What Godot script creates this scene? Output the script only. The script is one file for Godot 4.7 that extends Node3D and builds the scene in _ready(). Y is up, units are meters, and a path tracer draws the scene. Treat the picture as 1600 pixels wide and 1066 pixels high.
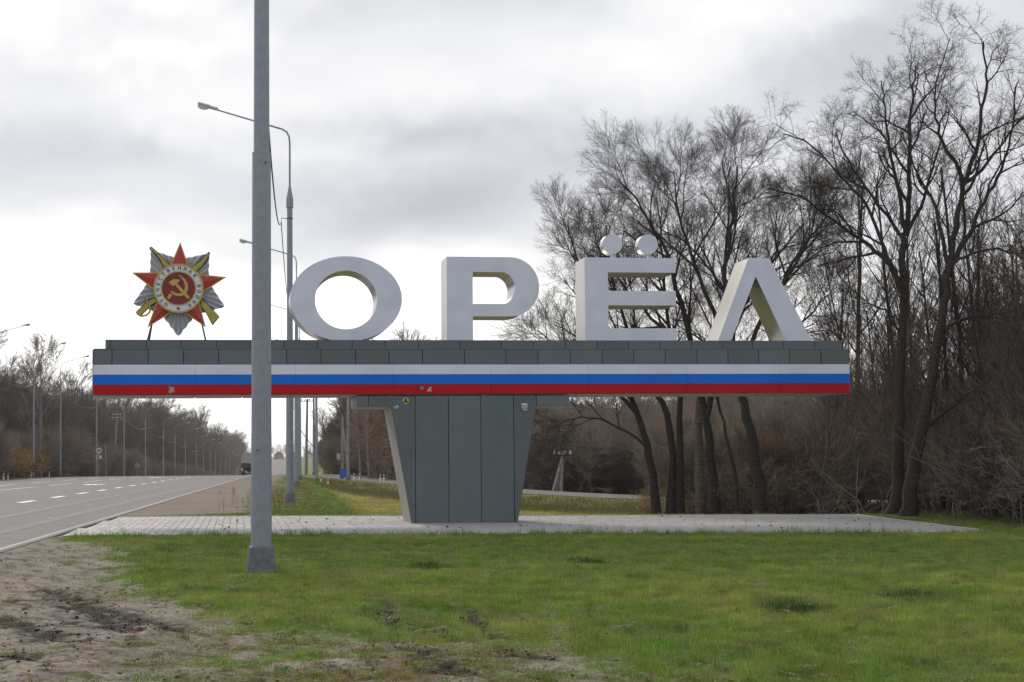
extends Node3D
# A town-entry monument beside a main road in late autumn. X right, Y up, the camera looks towards -Z; helper point(x, y, d) takes d metres ahead of the camera.

var rng := RandomNumberGenerator.new()
var n_low := FastNoiseLite.new()
var n_mid := FastNoiseLite.new()
var n_fine := FastNoiseLite.new()
var prof_table := PackedFloat32Array()
var M := {}
var used := {}

const ALPHA := 0.152383                      # the monument is turned so that its right end stands farther off
const SIGN_AT := Vector3(-1.1116, 0.0, -41.981)
const SIDE_ROAD: Array[Vector2] = [Vector2(-25.5, 206), Vector2(-22, 198), Vector2(-18.6, 184), Vector2(-8.5, 133), Vector2(0.6, 92.4), Vector2(5.5, 78), Vector2(11, 68), Vector2(20, 60), Vector2(40, 53), Vector2(90, 44)]
const RUTS := [
	[[-5.26, 20.46, -4.81, 19.37, -4.29, 18.25, -3.77, 17.25, -2.88, 15.55], 0.2], [[-4.80, 17.82, -4.46, 18.02, -4.00, 17.28, -3.38, 15.78], 0.2],
	[[-4.70, 16.49, -4.40, 16.07, -4.06, 15.48, -3.63, 14.75], 0.24], [[-4.10, 16.43, -3.78, 16.11, -3.52, 15.80, -3.30, 15.59], 0.15],
	[[-5.30, 18.62, -5.12, 18.86], 0.12], [[-3.90, 13.72, -3.78, 13.71, -3.43, 13.14], 0.16],
	[[-1.27, 18.65, -1.21, 17.26, -1.06, 15.81], 0.12], [[-0.44, 17.77, -0.35, 16.17, -0.18, 15.15, -0.05, 14.92], 0.12],
	[[-1.01, 15.77, -0.80, 15.43, -0.59, 15.30], 0.14], [[-0.81, 14.16, -0.65, 13.62, -0.42, 12.53], 0.16],
	[[-0.20, 13.76, 0.07, 13.73, 0.23, 13.47], 0.14], [[0.77, 13.30, 1.02, 13.13, 1.37, 13.10], 0.08], [[1.4, 12.6, 1.8, 12.45, 2.2, 12.5], 0.07]]
const BARE_X: Array[float] = [-9.2, -8.5, -7.2, -5.76, -5.08, -4.05, -3.0, -2.05, -1.23, -0.5, 0.3, 0.42, 0.8, 1.4]
const BARE_D: Array[float] = [33.5, 33.0, 30.8, 25.4, 21.9, 19.2, 16.7, 15.1, 14.4, 14.3, 14.0, 12.6, 11.4, 9.5]

# ---------------------------------------------------------------- meshes
class MB:
	var v := PackedVector3Array()
	var n := PackedVector3Array()
	var c := PackedColorArray()
	var uv := PackedVector2Array()
	var col := Color.WHITE
	var xf := Transform3D()
	func put3(a: Vector3, b: Vector3, d: Vector3, na: Vector3, nb: Vector3, nd: Vector3) -> void:
		a = xf * a; b = xf * b; d = xf * d
		na = (xf.basis * na).normalized(); nb = (xf.basis * nb).normalized(); nd = (xf.basis * nd).normalized()
		if (d - a).cross(b - a).dot(na + nb + nd) < 0.0:
			var t := b; b = d; d = t
			t = nb; nb = nd; nd = t
		v.append(a); v.append(b); v.append(d)
		n.append(na); n.append(nb); n.append(nd)
		c.append(col); c.append(col); c.append(col)
	func tri(a: Vector3, b: Vector3, d: Vector3, hint: Vector3) -> void:
		var k := (d - a).cross(b - a)
		if k.length_squared() < 1e-18: return
		k = k.normalized()
		if k.dot(hint) < 0.0: k = -k
		put3(a, b, d, k, k, k)
	func quad(a: Vector3, b: Vector3, d: Vector3, e: Vector3, hint: Vector3) -> void:
		tri(a, b, d, hint); tri(a, d, e, hint)
	func box(at: Vector3, size: Vector3, b := Basis()) -> void:
		var h := size * 0.5
		for ax in 3:
			for s in [-1.0, 1.0]:
				var u := Vector3.ZERO; var w := Vector3.ZERO; var o := Vector3.ZERO
				o[ax] = h[ax] * s; u[(ax + 1) % 3] = h[(ax + 1) % 3]; w[(ax + 2) % 3] = h[(ax + 2) % 3]
				quad(at + b * (o - u - w), at + b * (o + u - w), at + b * (o + u + w), at + b * (o - u + w), b * o)
	# a box with its long edges bevelled by r (all twelve edges)
	func bevel_box(at: Vector3, size: Vector3, r: float, b := Basis()) -> void:
		var h := size * 0.5
		for ax in 3:
			var i := (ax + 1) % 3; var j := (ax + 2) % 3
			for s in [-1.0, 1.0]:
				var o := Vector3.ZERO; o[ax] = h[ax] * s
				var u := Vector3.ZERO; u[i] = h[i] - r
				var w := Vector3.ZERO; w[j] = h[j] - r
				quad(at + b * (o - u - w), at + b * (o + u - w), at + b * (o + u + w), at + b * (o - u + w), b * o)
				for t in [-1.0, 1.0]:
					var p := Vector3.ZERO; p[i] = h[i] * s; p[j] = (h[j] - r) * t
					var q := Vector3.ZERO; q[i] = (h[i] - r) * s; q[j] = h[j] * t
					var l := Vector3.ZERO; l[ax] = h[ax] - r
					quad(at + b * (p - l), at + b * (p + l), at + b * (q + l), at + b * (q - l), b * (p + q))
		for sx in [-1.0, 1.0]:
			for sy in [-1.0, 1.0]:
				for sz in [-1.0, 1.0]:
					tri(at + b * Vector3(h.x * sx, (h.y - r) * sy, (h.z - r) * sz), at + b * Vector3((h.x - r) * sx, h.y * sy, (h.z - r) * sz), at + b * Vector3((h.x - r) * sx, (h.y - r) * sy, h.z * sz), b * Vector3(sx, sy, sz))
	func tube(p: PackedVector3Array, r: PackedFloat32Array, sides: int, caps := true, flat := false, spin := 0.0) -> void:
		var m := p.size()
		var side := Vector3.ZERO
		var rings: Array[PackedVector3Array] = []
		var outs: Array[PackedVector3Array] = []
		for i in m:
			var t := (p[mini(i + 1, m - 1)] - p[maxi(i - 1, 0)]).normalized()
			if i == 0:
				side = t.cross(Vector3.RIGHT if absf(t.x) < 0.8 else Vector3.UP).normalized()
			else:
				side = (side - t * side.dot(t)).normalized()
			var other := t.cross(side)
			var ring := PackedVector3Array(); var out := PackedVector3Array()
			for k in sides + 1:
				var a := TAU * k / sides + spin
				var d := side * cos(a) + other * sin(a)
				ring.append(p[i] + d * r[i]); out.append(d)
			rings.append(ring); outs.append(out)
		for i in m - 1:
			for k in sides:
				if flat:
					quad(rings[i][k], rings[i + 1][k], rings[i + 1][k + 1], rings[i][k + 1], outs[i][k] + outs[i][k + 1])
				else:
					put3(rings[i][k], rings[i + 1][k], rings[i + 1][k + 1], outs[i][k], outs[i + 1][k], outs[i + 1][k + 1])
					put3(rings[i][k], rings[i + 1][k + 1], rings[i][k + 1], outs[i][k], outs[i + 1][k + 1], outs[i][k + 1])
		if caps:
			for k in sides:
				tri(p[0], rings[0][k], rings[0][k + 1], p[0] - p[1])
				tri(p[m - 1], rings[m - 1][k], rings[m - 1][k + 1], p[m - 1] - p[m - 2])
	func lathe(at: Vector3, prof: Array, sides: int, flat := false, spin := 0.0) -> void:
		# prof: [radius, height] pairs, duplicated points make a hard edge
		for i in prof.size() - 1:
			var r0: float = prof[i][0]; var y0: float = prof[i][1]
			var r1: float = prof[i + 1][0]; var y1: float = prof[i + 1][1]
			if absf(r0 - r1) + absf(y0 - y1) < 1e-6: continue
			var nr := y1 - y0; var ny := r0 - r1
			for k in sides:
				var a := TAU * k / sides + spin; var b := TAU * (k + 1) / sides + spin
				var da := Vector3(cos(a), 0, sin(a)); var db := Vector3(cos(b), 0, sin(b))
				var na := (da * nr + Vector3.UP * ny).normalized(); var nb := (db * nr + Vector3.UP * ny).normalized()
				if flat:
					na = (na + nb).normalized(); nb = na
				put3(at + da * r0 + Vector3.UP * y0, at + da * r1 + Vector3.UP * y1, at + db * r1 + Vector3.UP * y1, na, na, nb)
				put3(at + da * r0 + Vector3.UP * y0, at + db * r1 + Vector3.UP * y1, at + db * r0 + Vector3.UP * y0, na, nb, nb)
	# outline in x, y pushed from z0 (back) to z1 (front)
	func prism(poly: PackedVector2Array, z0: float, z1: float, chamfer := 0.0, with_back := true) -> void:
		if Geometry2D.is_polygon_clockwise(poly): poly.reverse()
		var idx := Geometry2D.triangulate_polygon(poly)
		var front := poly
		if chamfer > 0.0:
			var inner := Geometry2D.offset_polygon(poly, -chamfer, Geometry2D.JOIN_MITER)
			if inner.size() == 1 and inner[0].size() == poly.size():
				front = inner[0]
				if Geometry2D.is_polygon_clockwise(front): front.reverse()
				var best := 0
				for i in front.size():
					if front[i].distance_squared_to(poly[0]) < front[best].distance_squared_to(poly[0]): best = i
				var turned := PackedVector2Array()
				for i in front.size(): turned.append(front[(i + best) % front.size()])
				front = turned
		for i in range(0, idx.size(), 3):
			var a := front[idx[i]]; var b := front[idx[i + 1]]; var d := front[idx[i + 2]]
			tri(Vector3(a.x, a.y, z1), Vector3(b.x, b.y, z1), Vector3(d.x, d.y, z1), Vector3.BACK)
			if with_back:
				a = poly[idx[i]]; b = poly[idx[i + 1]]; d = poly[idx[i + 2]]
				tri(Vector3(a.x, a.y, z0), Vector3(b.x, b.y, z0), Vector3(d.x, d.y, z0), Vector3.FORWARD)
		var zc := z1 - chamfer if front != poly else z1
		for i in poly.size():
			var a := poly[i]; var b := poly[(i + 1) % poly.size()]
			var out := Vector3(b.y - a.y, a.x - b.x, 0)
			quad(Vector3(a.x, a.y, z0), Vector3(b.x, b.y, z0), Vector3(b.x, b.y, zc), Vector3(a.x, a.y, zc), out)
			if front != poly:
				var fa := front[i]; var fb := front[(i + 1) % poly.size()]
				quad(Vector3(a.x, a.y, zc), Vector3(b.x, b.y, zc), Vector3(fb.x, fb.y, z1), Vector3(fa.x, fa.y, z1), out.normalized() + Vector3.BACK)
	# a wall along a curve, smooth; curve points with their outward normals
	func wall(pts: PackedVector2Array, closed: bool, z0: float, z1: float, outward: float) -> void:
		var m := pts.size()
		var norms := PackedVector3Array()
		for i in m:
			var a := pts[(i - 1 + m) % m] if closed or i > 0 else pts[i]
			var b := pts[(i + 1) % m] if closed or i < m - 1 else pts[i]
			var t := b - a
			norms.append(Vector3(t.y, -t.x, 0).normalized() * outward)
		for i in (m if closed else m - 1):
			var j := (i + 1) % m
			var a0 := Vector3(pts[i].x, pts[i].y, z0); var a1 := Vector3(pts[i].x, pts[i].y, z1)
			var b0 := Vector3(pts[j].x, pts[j].y, z0); var b1 := Vector3(pts[j].x, pts[j].y, z1)
			put3(a0, a1, b1, norms[i], norms[i], norms[j])
			put3(a0, b1, b0, norms[i], norms[j], norms[j])
	func mesh() -> ArrayMesh:
		var m := ArrayMesh.new()
		if v.is_empty(): return m
		var a := []
		a.resize(Mesh.ARRAY_MAX)
		a[Mesh.ARRAY_VERTEX] = v; a[Mesh.ARRAY_NORMAL] = n; a[Mesh.ARRAY_COLOR] = c
		if uv.size() == v.size(): a[Mesh.ARRAY_TEX_UV] = uv
		m.add_surface_from_arrays(Mesh.PRIMITIVE_TRIANGLES, a)
		return m

func numbered(called: String) -> String:
	if not used.has(called):
		used[called] = 0
		return called
	used[called] += 1
	return "%s_%03d" % [called, used[called]]

func tag(o: Node, label := "", category := "", group := "", kind := "") -> Node:
	if label: o.set_meta("label", label)
	if category: o.set_meta("category", category)
	if group: o.set_meta("group", group)
	if kind: o.set_meta("kind", kind)
	return o

func thing(called: String, label: String, category: String, at := Vector3.ZERO, turn := 0.0, group := "") -> Node3D:
	var o := Node3D.new()
	o.name = numbered(called)
	add_child(o)
	o.position = at; o.rotation.y = turn
	tag(o, label, category, group)
	return o

func obj(called: String, what: Variant, m: Material, parent: Node = null) -> MeshInstance3D:
	var o := MeshInstance3D.new()
	o.name = called if parent else numbered(called)
	o.mesh = what.mesh() if what is MB else what
	o.material_override = m
	(parent if parent else self).add_child(o, true)
	return o

func copy(root: Node3D, at: Vector3, turn: float, size := Vector3.ONE, label := "") -> Node3D:
	var r: Node3D = root.duplicate()
	r.name = numbered(str(root.name).get_slice("_0", 0))
	add_child(r)
	r.position = at; r.rotation.y = turn; r.scale = size
	if label: r.set_meta("label", label)
	return r

func many(called: String, m: Mesh, mat: Material, xs: Array, cols: PackedColorArray, parent: Node = null) -> MultiMeshInstance3D:
	var mm := MultiMesh.new()
	mm.transform_format = MultiMesh.TRANSFORM_3D
	mm.use_colors = cols.size() > 0
	mm.mesh = m
	mm.instance_count = xs.size()
	for i in xs.size():
		mm.set_instance_transform(i, xs[i])
		if cols.size(): mm.set_instance_color(i, cols[i])
	var o := MultiMeshInstance3D.new()
	o.name = called if parent else numbered(called)
	o.multimesh = mm
	o.material_override = mat
	(parent if parent else self).add_child(o, true)
	o.set_meta("kind", "stuff")
	return o

# ---------------------------------------------------------------- materials (colours are real-world linear reflectances)
func lin(r: float, g: float, b: float, a := 1.0) -> Color:
	var k := Color(r, g, b).linear_to_srgb()
	k.a = a
	return k

func noise_image(size: int, seed_: int, freq: float, lo: float, hi: float, octaves := 4) -> ImageTexture:
	var f := FastNoiseLite.new()
	f.seed = seed_; f.frequency = freq; f.fractal_octaves = octaves
	var im := f.get_seamless_image(size, size, false, false, 0.15)
	im.convert(Image.FORMAT_L8)
	var d := im.get_data()
	for i in d.size():
		d[i] = int(clampf(lerpf(lo, hi, d[i] / 255.0), 0.0, 1.0) * 255.0)
	return ImageTexture.create_from_image(Image.create_from_data(size, size, false, Image.FORMAT_L8, d))

func mat(called: String, c: Color, rough := 0.7, metal := 0.0, tex: Texture2D = null, scale := 1.0, bump := 0.0, spec := 0.5) -> StandardMaterial3D:
	var m := StandardMaterial3D.new()
	m.resource_name = called
	m.albedo_color = c; m.roughness = rough; m.metallic = metal; m.metallic_specular = spec
	if tex:
		m.albedo_texture = tex
		m.uv1_triplanar = true
		m.uv1_world_triplanar = true
		m.uv1_scale = Vector3.ONE * scale
		if bump != 0.0:
			m.heightmap_enabled = true
			m.heightmap_texture = tex
			m.heightmap_scale = bump
	return m

func vmat(called: String, rough := 0.9, spec := 0.3) -> StandardMaterial3D:
	var m := mat(called, Color.WHITE, rough, 0.0, null, 1.0, 0.0, spec)
	m.vertex_color_use_as_albedo = true
	return m

# ---------------------------------------------------------------- the lie of the land
func point(x: float, y: float, d: float) -> Vector3:
	return Vector3(x, y, -d)

func profile(d: float) -> float:
	if d < 180.0: return 0.0
	var t := clampf((d - 180.0) / 10.0, 0.0, prof_table.size() - 1.001)
	var i := int(t)
	return lerpf(prof_table[i], prof_table[i + 1], t - i)

func make_profile() -> void:
	var y := 0.0
	for i in 260:
		prof_table.append(y)
		var d := 185.0 + i * 10.0
		var s := -0.018 * smoothstep(175.0, 245.0, d) + 0.0385 * smoothstep(700.0, 950.0, d) - 0.0205 * smoothstep(1500.0, 1900.0, d)
		y += s * 10.0

func across(x: float, d: float) -> float:      # metres to the right of the main road's right edge line
	return x + 4.85 + 0.121 * d

func road_x(s: float, d: float) -> float:
	return s - 4.85 - 0.121 * d

func to_sign(x: float, d: float) -> Vector2:   # along and behind the monument's face
	var q := Vector2(x - SIGN_AT.x, d + SIGN_AT.z)
	return Vector2(q.x * cos(ALPHA) + q.y * sin(ALPHA), -q.x * sin(ALPHA) + q.y * cos(ALPHA))

func from_sign(u: float, w: float) -> Vector2:
	return Vector2(SIGN_AT.x + u * cos(ALPHA) - w * sin(ALPHA), -SIGN_AT.z + u * sin(ALPHA) + w * cos(ALPHA))

func plat_front(u: float) -> float: return lerpf(-5.8, -6.6, (u + 8.55) / 18.65)
func plat_back(u: float) -> float: return lerpf(6.1, 4.9, (u + 9.0) / 20.2)
func plat_right(w: float) -> float: return lerpf(10.1, 11.2, (w + 6.6) / 11.5)

func on_platform(x: float, d: float, grow := 0.0) -> bool:
	if d < 33.0 or d > 51.0: return false
	var q := to_sign(x, d)
	return q.y > plat_front(q.x) - grow and q.y < plat_back(q.x) + grow and q.x < plat_right(q.y) + grow and across(x, d) > 0.1 - grow

func to_side_road(x: float, d: float) -> float: # signed: positive on the near side
	var p := Vector2(x, d)
	var best := 1e9; var sign_ := 1.0
	for i in SIDE_ROAD.size() - 1:
		var a := SIDE_ROAD[i]; var b := SIDE_ROAD[i + 1]
		var q := Geometry2D.get_closest_point_to_segment(p, a, b)
		var l := q.distance_to(p)
		if l < best:
			best = l
			sign_ = 1.0 if (b - a).cross(p - a) < 0.0 else -1.0
	return best * sign_

func low(x: float, d: float) -> float:          # the field behind the paving lies lower
	if d < 40.0: return 0.0
	var s := across(x, d)
	var q := to_sign(x, d)
	return smoothstep(5.0, 7.8, s) * smoothstep(0.15, 3.5, q.y - plat_back(q.x) if q.x < 14.0 else q.y - 4.0) * (1.0 - smoothstep(19.0, 24.0, s) * (1.0 - smoothstep(60.0, 75.0, d))) * (1.0 - smoothstep(165.0, 200.0, d))

func base_height(x: float, d: float) -> float:
	var y := profile(d) - 0.009 * (clampf(x, -8.0, 14.0) + 8.0)
	if d > 40.0 and d < 230.0:
		var l := low(x, d)
		if l > 0.0:
			var side := absf(to_side_road(x, d))
			y += l * lerpf(-0.6, -0.2, 1.0 - smoothstep(2.0, 3.8, side))
	return y

func rut_depth(x: float, d: float) -> Vector2:  # (wetness, height change)
	if d > 21.5 or x > 2.6 or x < -6.0: return Vector2.ZERO
	var wet := 0.0; var dy := 0.0
	var p := Vector2(x + 0.10 * n_fine.get_noise_2d(x * 9.0, d * 9.0), d + 0.16 * n_fine.get_noise_2d(x * 9.0 + 50.0, d * 9.0))
	for r in RUTS:
		var l: Array = r[0]
		var wide: float = r[1]
		var best := 1e9
		for i in range(0, l.size() - 2, 2):
			var q := Geometry2D.get_closest_point_to_segment(p, Vector2(l[i], l[i + 1]), Vector2(l[i + 2], l[i + 3]))
			best = minf(best, q.distance_to(p))
		var k := best / (wide * 0.75)
		wet = maxf(wet, 1.0 - smoothstep(0.75, 1.35, k + 1.5 * n_fine.get_noise_2d(x * 7.0 + d * 3.0, d * 3.0 - x * 1.5) + 0.5 * n_fine.get_noise_2d(x * 30.0, d * 16.0)))
		dy = minf(dy, -0.022 * (1.0 - smoothstep(0.3, 1.0, k))) if k < 1.0 else dy + 0.018 * (1.0 - absf(k - 1.35) / 0.35) * float(k < 1.7)
	return Vector2(wet, dy)

func bareness(x: float, d: float) -> float:     # above 0 the trampled, bare ground by the road
	var i := 0
	if x < BARE_X[0]: return 2.0
	if x > BARE_X[13]: return -3.0
	while i < 12 and x > BARE_X[i + 1]: i += 1
	var e := lerpf(BARE_D[i], BARE_D[i + 1], (x - BARE_X[i]) / (BARE_X[i + 1] - BARE_X[i]))
	var steep := absf((BARE_D[i + 1] - BARE_D[i]) / (BARE_X[i + 1] - BARE_X[i]))
	return (e - d) / sqrt(1.0 + steep * steep) + 0.45 * n_mid.get_noise_2d(x * 2.6, d * 1.6) + 0.3 * n_fine.get_noise_2d(x * 5.0, d * 5.0)

# what grows or lies at a place: [colour of the soil, grass density 0..1, colour of the grass, grass height]
func cover(x: float, d: float) -> Array:
	var s := across(x, d)
	var a := n_low.get_noise_2d(x, d)
	var b := n_mid.get_noise_2d(x, d)
	var f := n_fine.get_noise_2d(x * 3.0, d * 3.0)
	var soil := Color(0.075, 0.07, 0.035)
	var grass := Color(0.158, 0.275, 0.044).lerp(Color(0.285, 0.335, 0.075), clampf(0.45 + 0.9 * b + 0.4 * a, 0.0, 1.0))
	var much := 1.0
	var tall := 1.0
	var dirt := Color(0.315, 0.272, 0.23).lerp(Color(0.22, 0.187, 0.156), clampf(0.4 + 1.2 * b + 1.3 * n_fine.get_noise_2d(x * 1.4 + d * 0.7, d * 1.6), 0.0, 1.0))
	if s < -19.0:                                # verge beyond the road
		soil = Color(0.2, 0.16, 0.11); grass = Color(0.2, 0.18, 0.07).lerp(Color(0.25, 0.19, 0.08), clampf(0.5 + b, 0.0, 1.0)); much = smoothstep(-20.5, -23.0, s) * 0.8
		return [soil, much, grass, 1.6]
	if d < 33.8 and x < 1.6 and s > -1.0:
		var k := bareness(x, d)
		if k > -0.35:
			var patchy := smoothstep(-3.4, -1.6, x)                     # towards the right the bare ground is patchy
			var hold := n_mid.get_noise_2d(x * 3.2 + 40.0, d * 2.1) + 0.55 * f
			much = clampf(1.0 - smoothstep(-0.35, 0.15, k), 0.0, 1.0)
			much = maxf(much, patchy * clampf(0.92 + 1.8 * hold, 0.0, 0.95))
			much = maxf(much, clampf(6.0 * (hold - 0.4), 0.0, 0.75))
			for c in [[-2.96, 14.5, 0.26], [-2.3, 12.1, 0.3], [-1.6, 11.9, 0.26]]:
				much = maxf(much, 1.0 - smoothstep(0.6, 1.1, Vector2(x - c[0], d - c[1]).length() / c[2] + 0.3 * f))
			soil = dirt.lerp(Color(0.15, 0.115, 0.075), patchy * clampf(0.5 + hold, 0.0, 0.8))
			grass = grass.lerp(Color(0.2, 0.15, 0.06), clampf(0.45 + 1.4 * b + 0.6 * f, 0.0, 0.75) * smoothstep(-0.3, 0.3, k))
			tall = 0.62
		var st := n_fine.get_noise_2d((x * 0.9 + d * 0.44) * 4.5, (d * 0.9 - x * 0.44) * 0.7) + 0.5 * n_fine.get_noise_2d((x * 0.9 + d * 0.44) * 11.0, (d * 0.9 - x * 0.44) * 2.5)
		soil = soil.lerp(Color(0.06, 0.05, 0.041), 0.75 * smoothstep(0.16, 0.5, st) * smoothstep(-0.1, 0.3, k))
		soil = soil.lerp(Color(0.34, 0.29, 0.24), 0.5 * smoothstep(0.2, 0.6, -st))
		var w := rut_depth(x, d).x
		if w > 0.0:
			soil = soil.lerp(Color(0.038, 0.032, 0.027), w); much *= 1.0 - w
	if d > 33.0:
		var q := to_sign(x, d)
		if s < 4.2 and q.y > 5.5:                  # gravel shoulder of the road, past the paving
			var edge := 3.3 + 0.6 * b + 0.4 * f - 2.2 * (1.0 - smoothstep(0.2, 2.8, q.y - plat_back(q.x)))
			soil = dirt.lerp(Color(0.29, 0.24, 0.185), 0.5)
			much = smoothstep(edge, edge + 0.5, s)
			grass = grass.lerp(Color(0.25, 0.2, 0.07), 0.65 * smoothstep(5.5, 3.5, s) * smoothstep(54.0, 58.0, d))
		elif s < 5.5 and d > 54.0:
			grass = grass.lerp(Color(0.25, 0.2, 0.07), 0.55)
		var l := low(x, d)
		if l > 0.02:
			var side := to_side_road(x, d)
			grass = grass.lerp(Color(0.47, 0.39, 0.095).lerp(Color(0.34, 0.35, 0.085), clampf(0.4 + 1.2 * a + b, 0.0, 1.0)), smoothstep(0.55, 1.0, l))
			soil = Color(0.12, 0.1, 0.05)
			var weeds := (1.0 - smoothstep(5.6, 7.2, side + 1.2 * b)) * smoothstep(1.8, 2.6, side) * l
			grass = grass.lerp(Color(0.13, 0.125, 0.055), weeds * 0.85)
			tall = lerpf(1.0, 2.6, weeds)
			if side < -2.0: grass = Color(0.15, 0.125, 0.06)
	if d < 33.0 and s > 0.0 and x > -6.0:
		grass = grass.lerp(Color(0.115, 0.195, 0.032), 0.6 * smoothstep(22.0, 30.0, d))
		tall *= lerpf(1.0, 1.25, smoothstep(28.0, 33.0, d))
		for t in [[2.72, 17.8, 0.42, 0.5], [4.28, 19.6, 0.42, 0.5], [1.0, 26.0, 0.3, 1.0], [-1.1, 24.5, 0.35, 1.0]]:   # darker, ranker tufts
			var k := 1.0 - smoothstep(0.5, 1.1, Vector2((x - t[0]) / 1.0, (d - t[1]) / 1.9).length() / t[2] + 0.25 * f)
			if k > 0.0:
				grass = grass.lerp(Color(0.06, 0.1, 0.026), k); tall = lerpf(tall, 1.75, k * t[3])
	tall *= 1.0 + 0.9 * (1.0 - smoothstep(0.2, 0.55, Vector2(x + 3.35, d - 23.9).length()))
	if s > 19.0 and d > 36.0 and d < 80.0:         # leaf litter under the thicket
		var k := smoothstep(19.6, 21.6, s + 0.6 * b)
		soil = soil.lerp(Color(0.1, 0.072, 0.045), k); much *= 1.0 - 0.85 * k
	return [soil, much, grass, tall]

# ---------------------------------------------------------------- the sky: one computed panorama, brightest round the hidden sun
func make_sky() -> ImageTexture:
	var w := 1536; var h := 768
	var data := PackedFloat32Array()
	data.resize(w * h * 3)
	var f := FastNoiseLite.new()
	f.seed = 11; f.frequency = 0.55; f.fractal_octaves = 5; f.fractal_gain = 0.45
	var g := FastNoiseLite.new()
	g.seed = 5; g.frequency = 1.5; g.fractal_octaves = 4
	# cloud banks: azimuth, elevation, half widths (degrees), strength
	var banks := [[-13.5, 8.9, 7.0, 1.9, -0.27], [-2.6, 8.9, 6.0, 1.7, -0.25], [-4.5, 7.4, 6.0, 1.2, -0.17], [-14.0, 12.9, 5.0, 1.6, -0.14], [-3.0, 13.8, 8.0, 1.1, -0.09], [9.0, 11.3, 9.0, 2.6, -0.14], [10.5, 8.3, 7.0, 1.4, -0.13], [-7.0, 13.4, 4.0, 1.0, -0.08],
		[-12.0, 7.4, 4.5, 1.2, 0.20], [-6.5, 10.5, 4.0, 0.9, 0.08], [1.0, 12.4, 4.5, 1.6, 0.12], [5.5, 13.4, 3.5, 1.2, 0.10], [-9.0, 4.5, 10.0, 3.0, 0.24], [3.0, 4.0, 10.0, 2.2, 0.16]]
	var puff := FastNoiseLite.new()
	puff.seed = 23; puff.frequency = 3.2; puff.fractal_octaves = 5; puff.fractal_gain = 0.5
	puff.domain_warp_enabled = true; puff.domain_warp_amplitude = 0.12; puff.domain_warp_frequency = 3.0
	var sun := Vector3(sin(deg_to_rad(-13.0)) * cos(0.17), sin(0.17), -cos(deg_to_rad(-13.0)) * cos(0.17))
	for j in h:
		var el := (0.5 - (j + 0.5) / h) * PI
		var ed := rad_to_deg(el)
		for i in w:
			var az := wrapf((i + 0.5) / w * TAU, -PI, PI)
			var dir := Vector3(sin(az) * cos(el), sin(el), -cos(az) * cos(el))
			var up := maxf(dir.y, 0.0)
			var q := Vector2(dir.x, dir.z) / (up + 0.16)
			var ad := rad_to_deg(az)
			var cloud := f.get_noise_2d(q.x * 0.8, q.y * 1.6) + 0.3 * g.get_noise_2d(q.x * 0.8, q.y * 2.0)
			var tuft := puff.get_noise_3d(dir.x, dir.y * 2.1, dir.z)
			var glow := exp(-pow(acos(clampf(dir.dot(sun), -1.0, 1.0)) / 0.5, 2.0))
			var around := 0.5 + 0.5 * dir.dot(sun)
			var lum := lerpf(0.64, 0.83, around) + 0.17 * glow + 0.10 * cloud + 0.32 * tuft
			lum += 0.12 * exp(-up / 0.07) * around
			if absf(ad) < 40.0 and ed > -3.0 and ed < 25.0:
				var wob := 2.2 * g.get_noise_2d(q.x * 1.1 + 7.0, q.y * 1.1)
				for b in banks:
					var e: float = pow((ad - b[0]) / b[2], 2.0) + pow((ed - b[1] + wob * 0.6 + 2.4 * tuft + (ad - b[0]) * 0.02) / b[3], 2.0)
					if e < 6.0: lum += b[4] * exp(-e)
			lum = maxf(lum, 0.32)
			var warm := clampf((lum - 0.7) / 0.4, 0.0, 1.0)
			var tint := Vector3(0.955, 0.985, 1.07).lerp(Vector3(1.01, 1.0, 0.98), warm * around)
			var k := (j * w + i) * 3
			data[k] = lum * tint.x; data[k + 1] = lum * tint.y; data[k + 2] = lum * tint.z
	return ImageTexture.create_from_image(Image.create_from_data(w, h, false, Image.FORMAT_RGBF, data.to_byte_array()))

# ---------------------------------------------------------------- ground, road, paving
func grid_lines(stops: Array) -> PackedFloat32Array:
	var out := PackedFloat32Array()
	for i in stops.size() - 1:
		var a: float = stops[i][0]; var b: float = stops[i + 1][0]; var step: float = stops[i][1]
		var count := maxi(1, int(round((b - a) / step)))
		for k in count: out.append(a + (b - a) * k / count)
	out.append(stops[-1][0])
	return out

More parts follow.
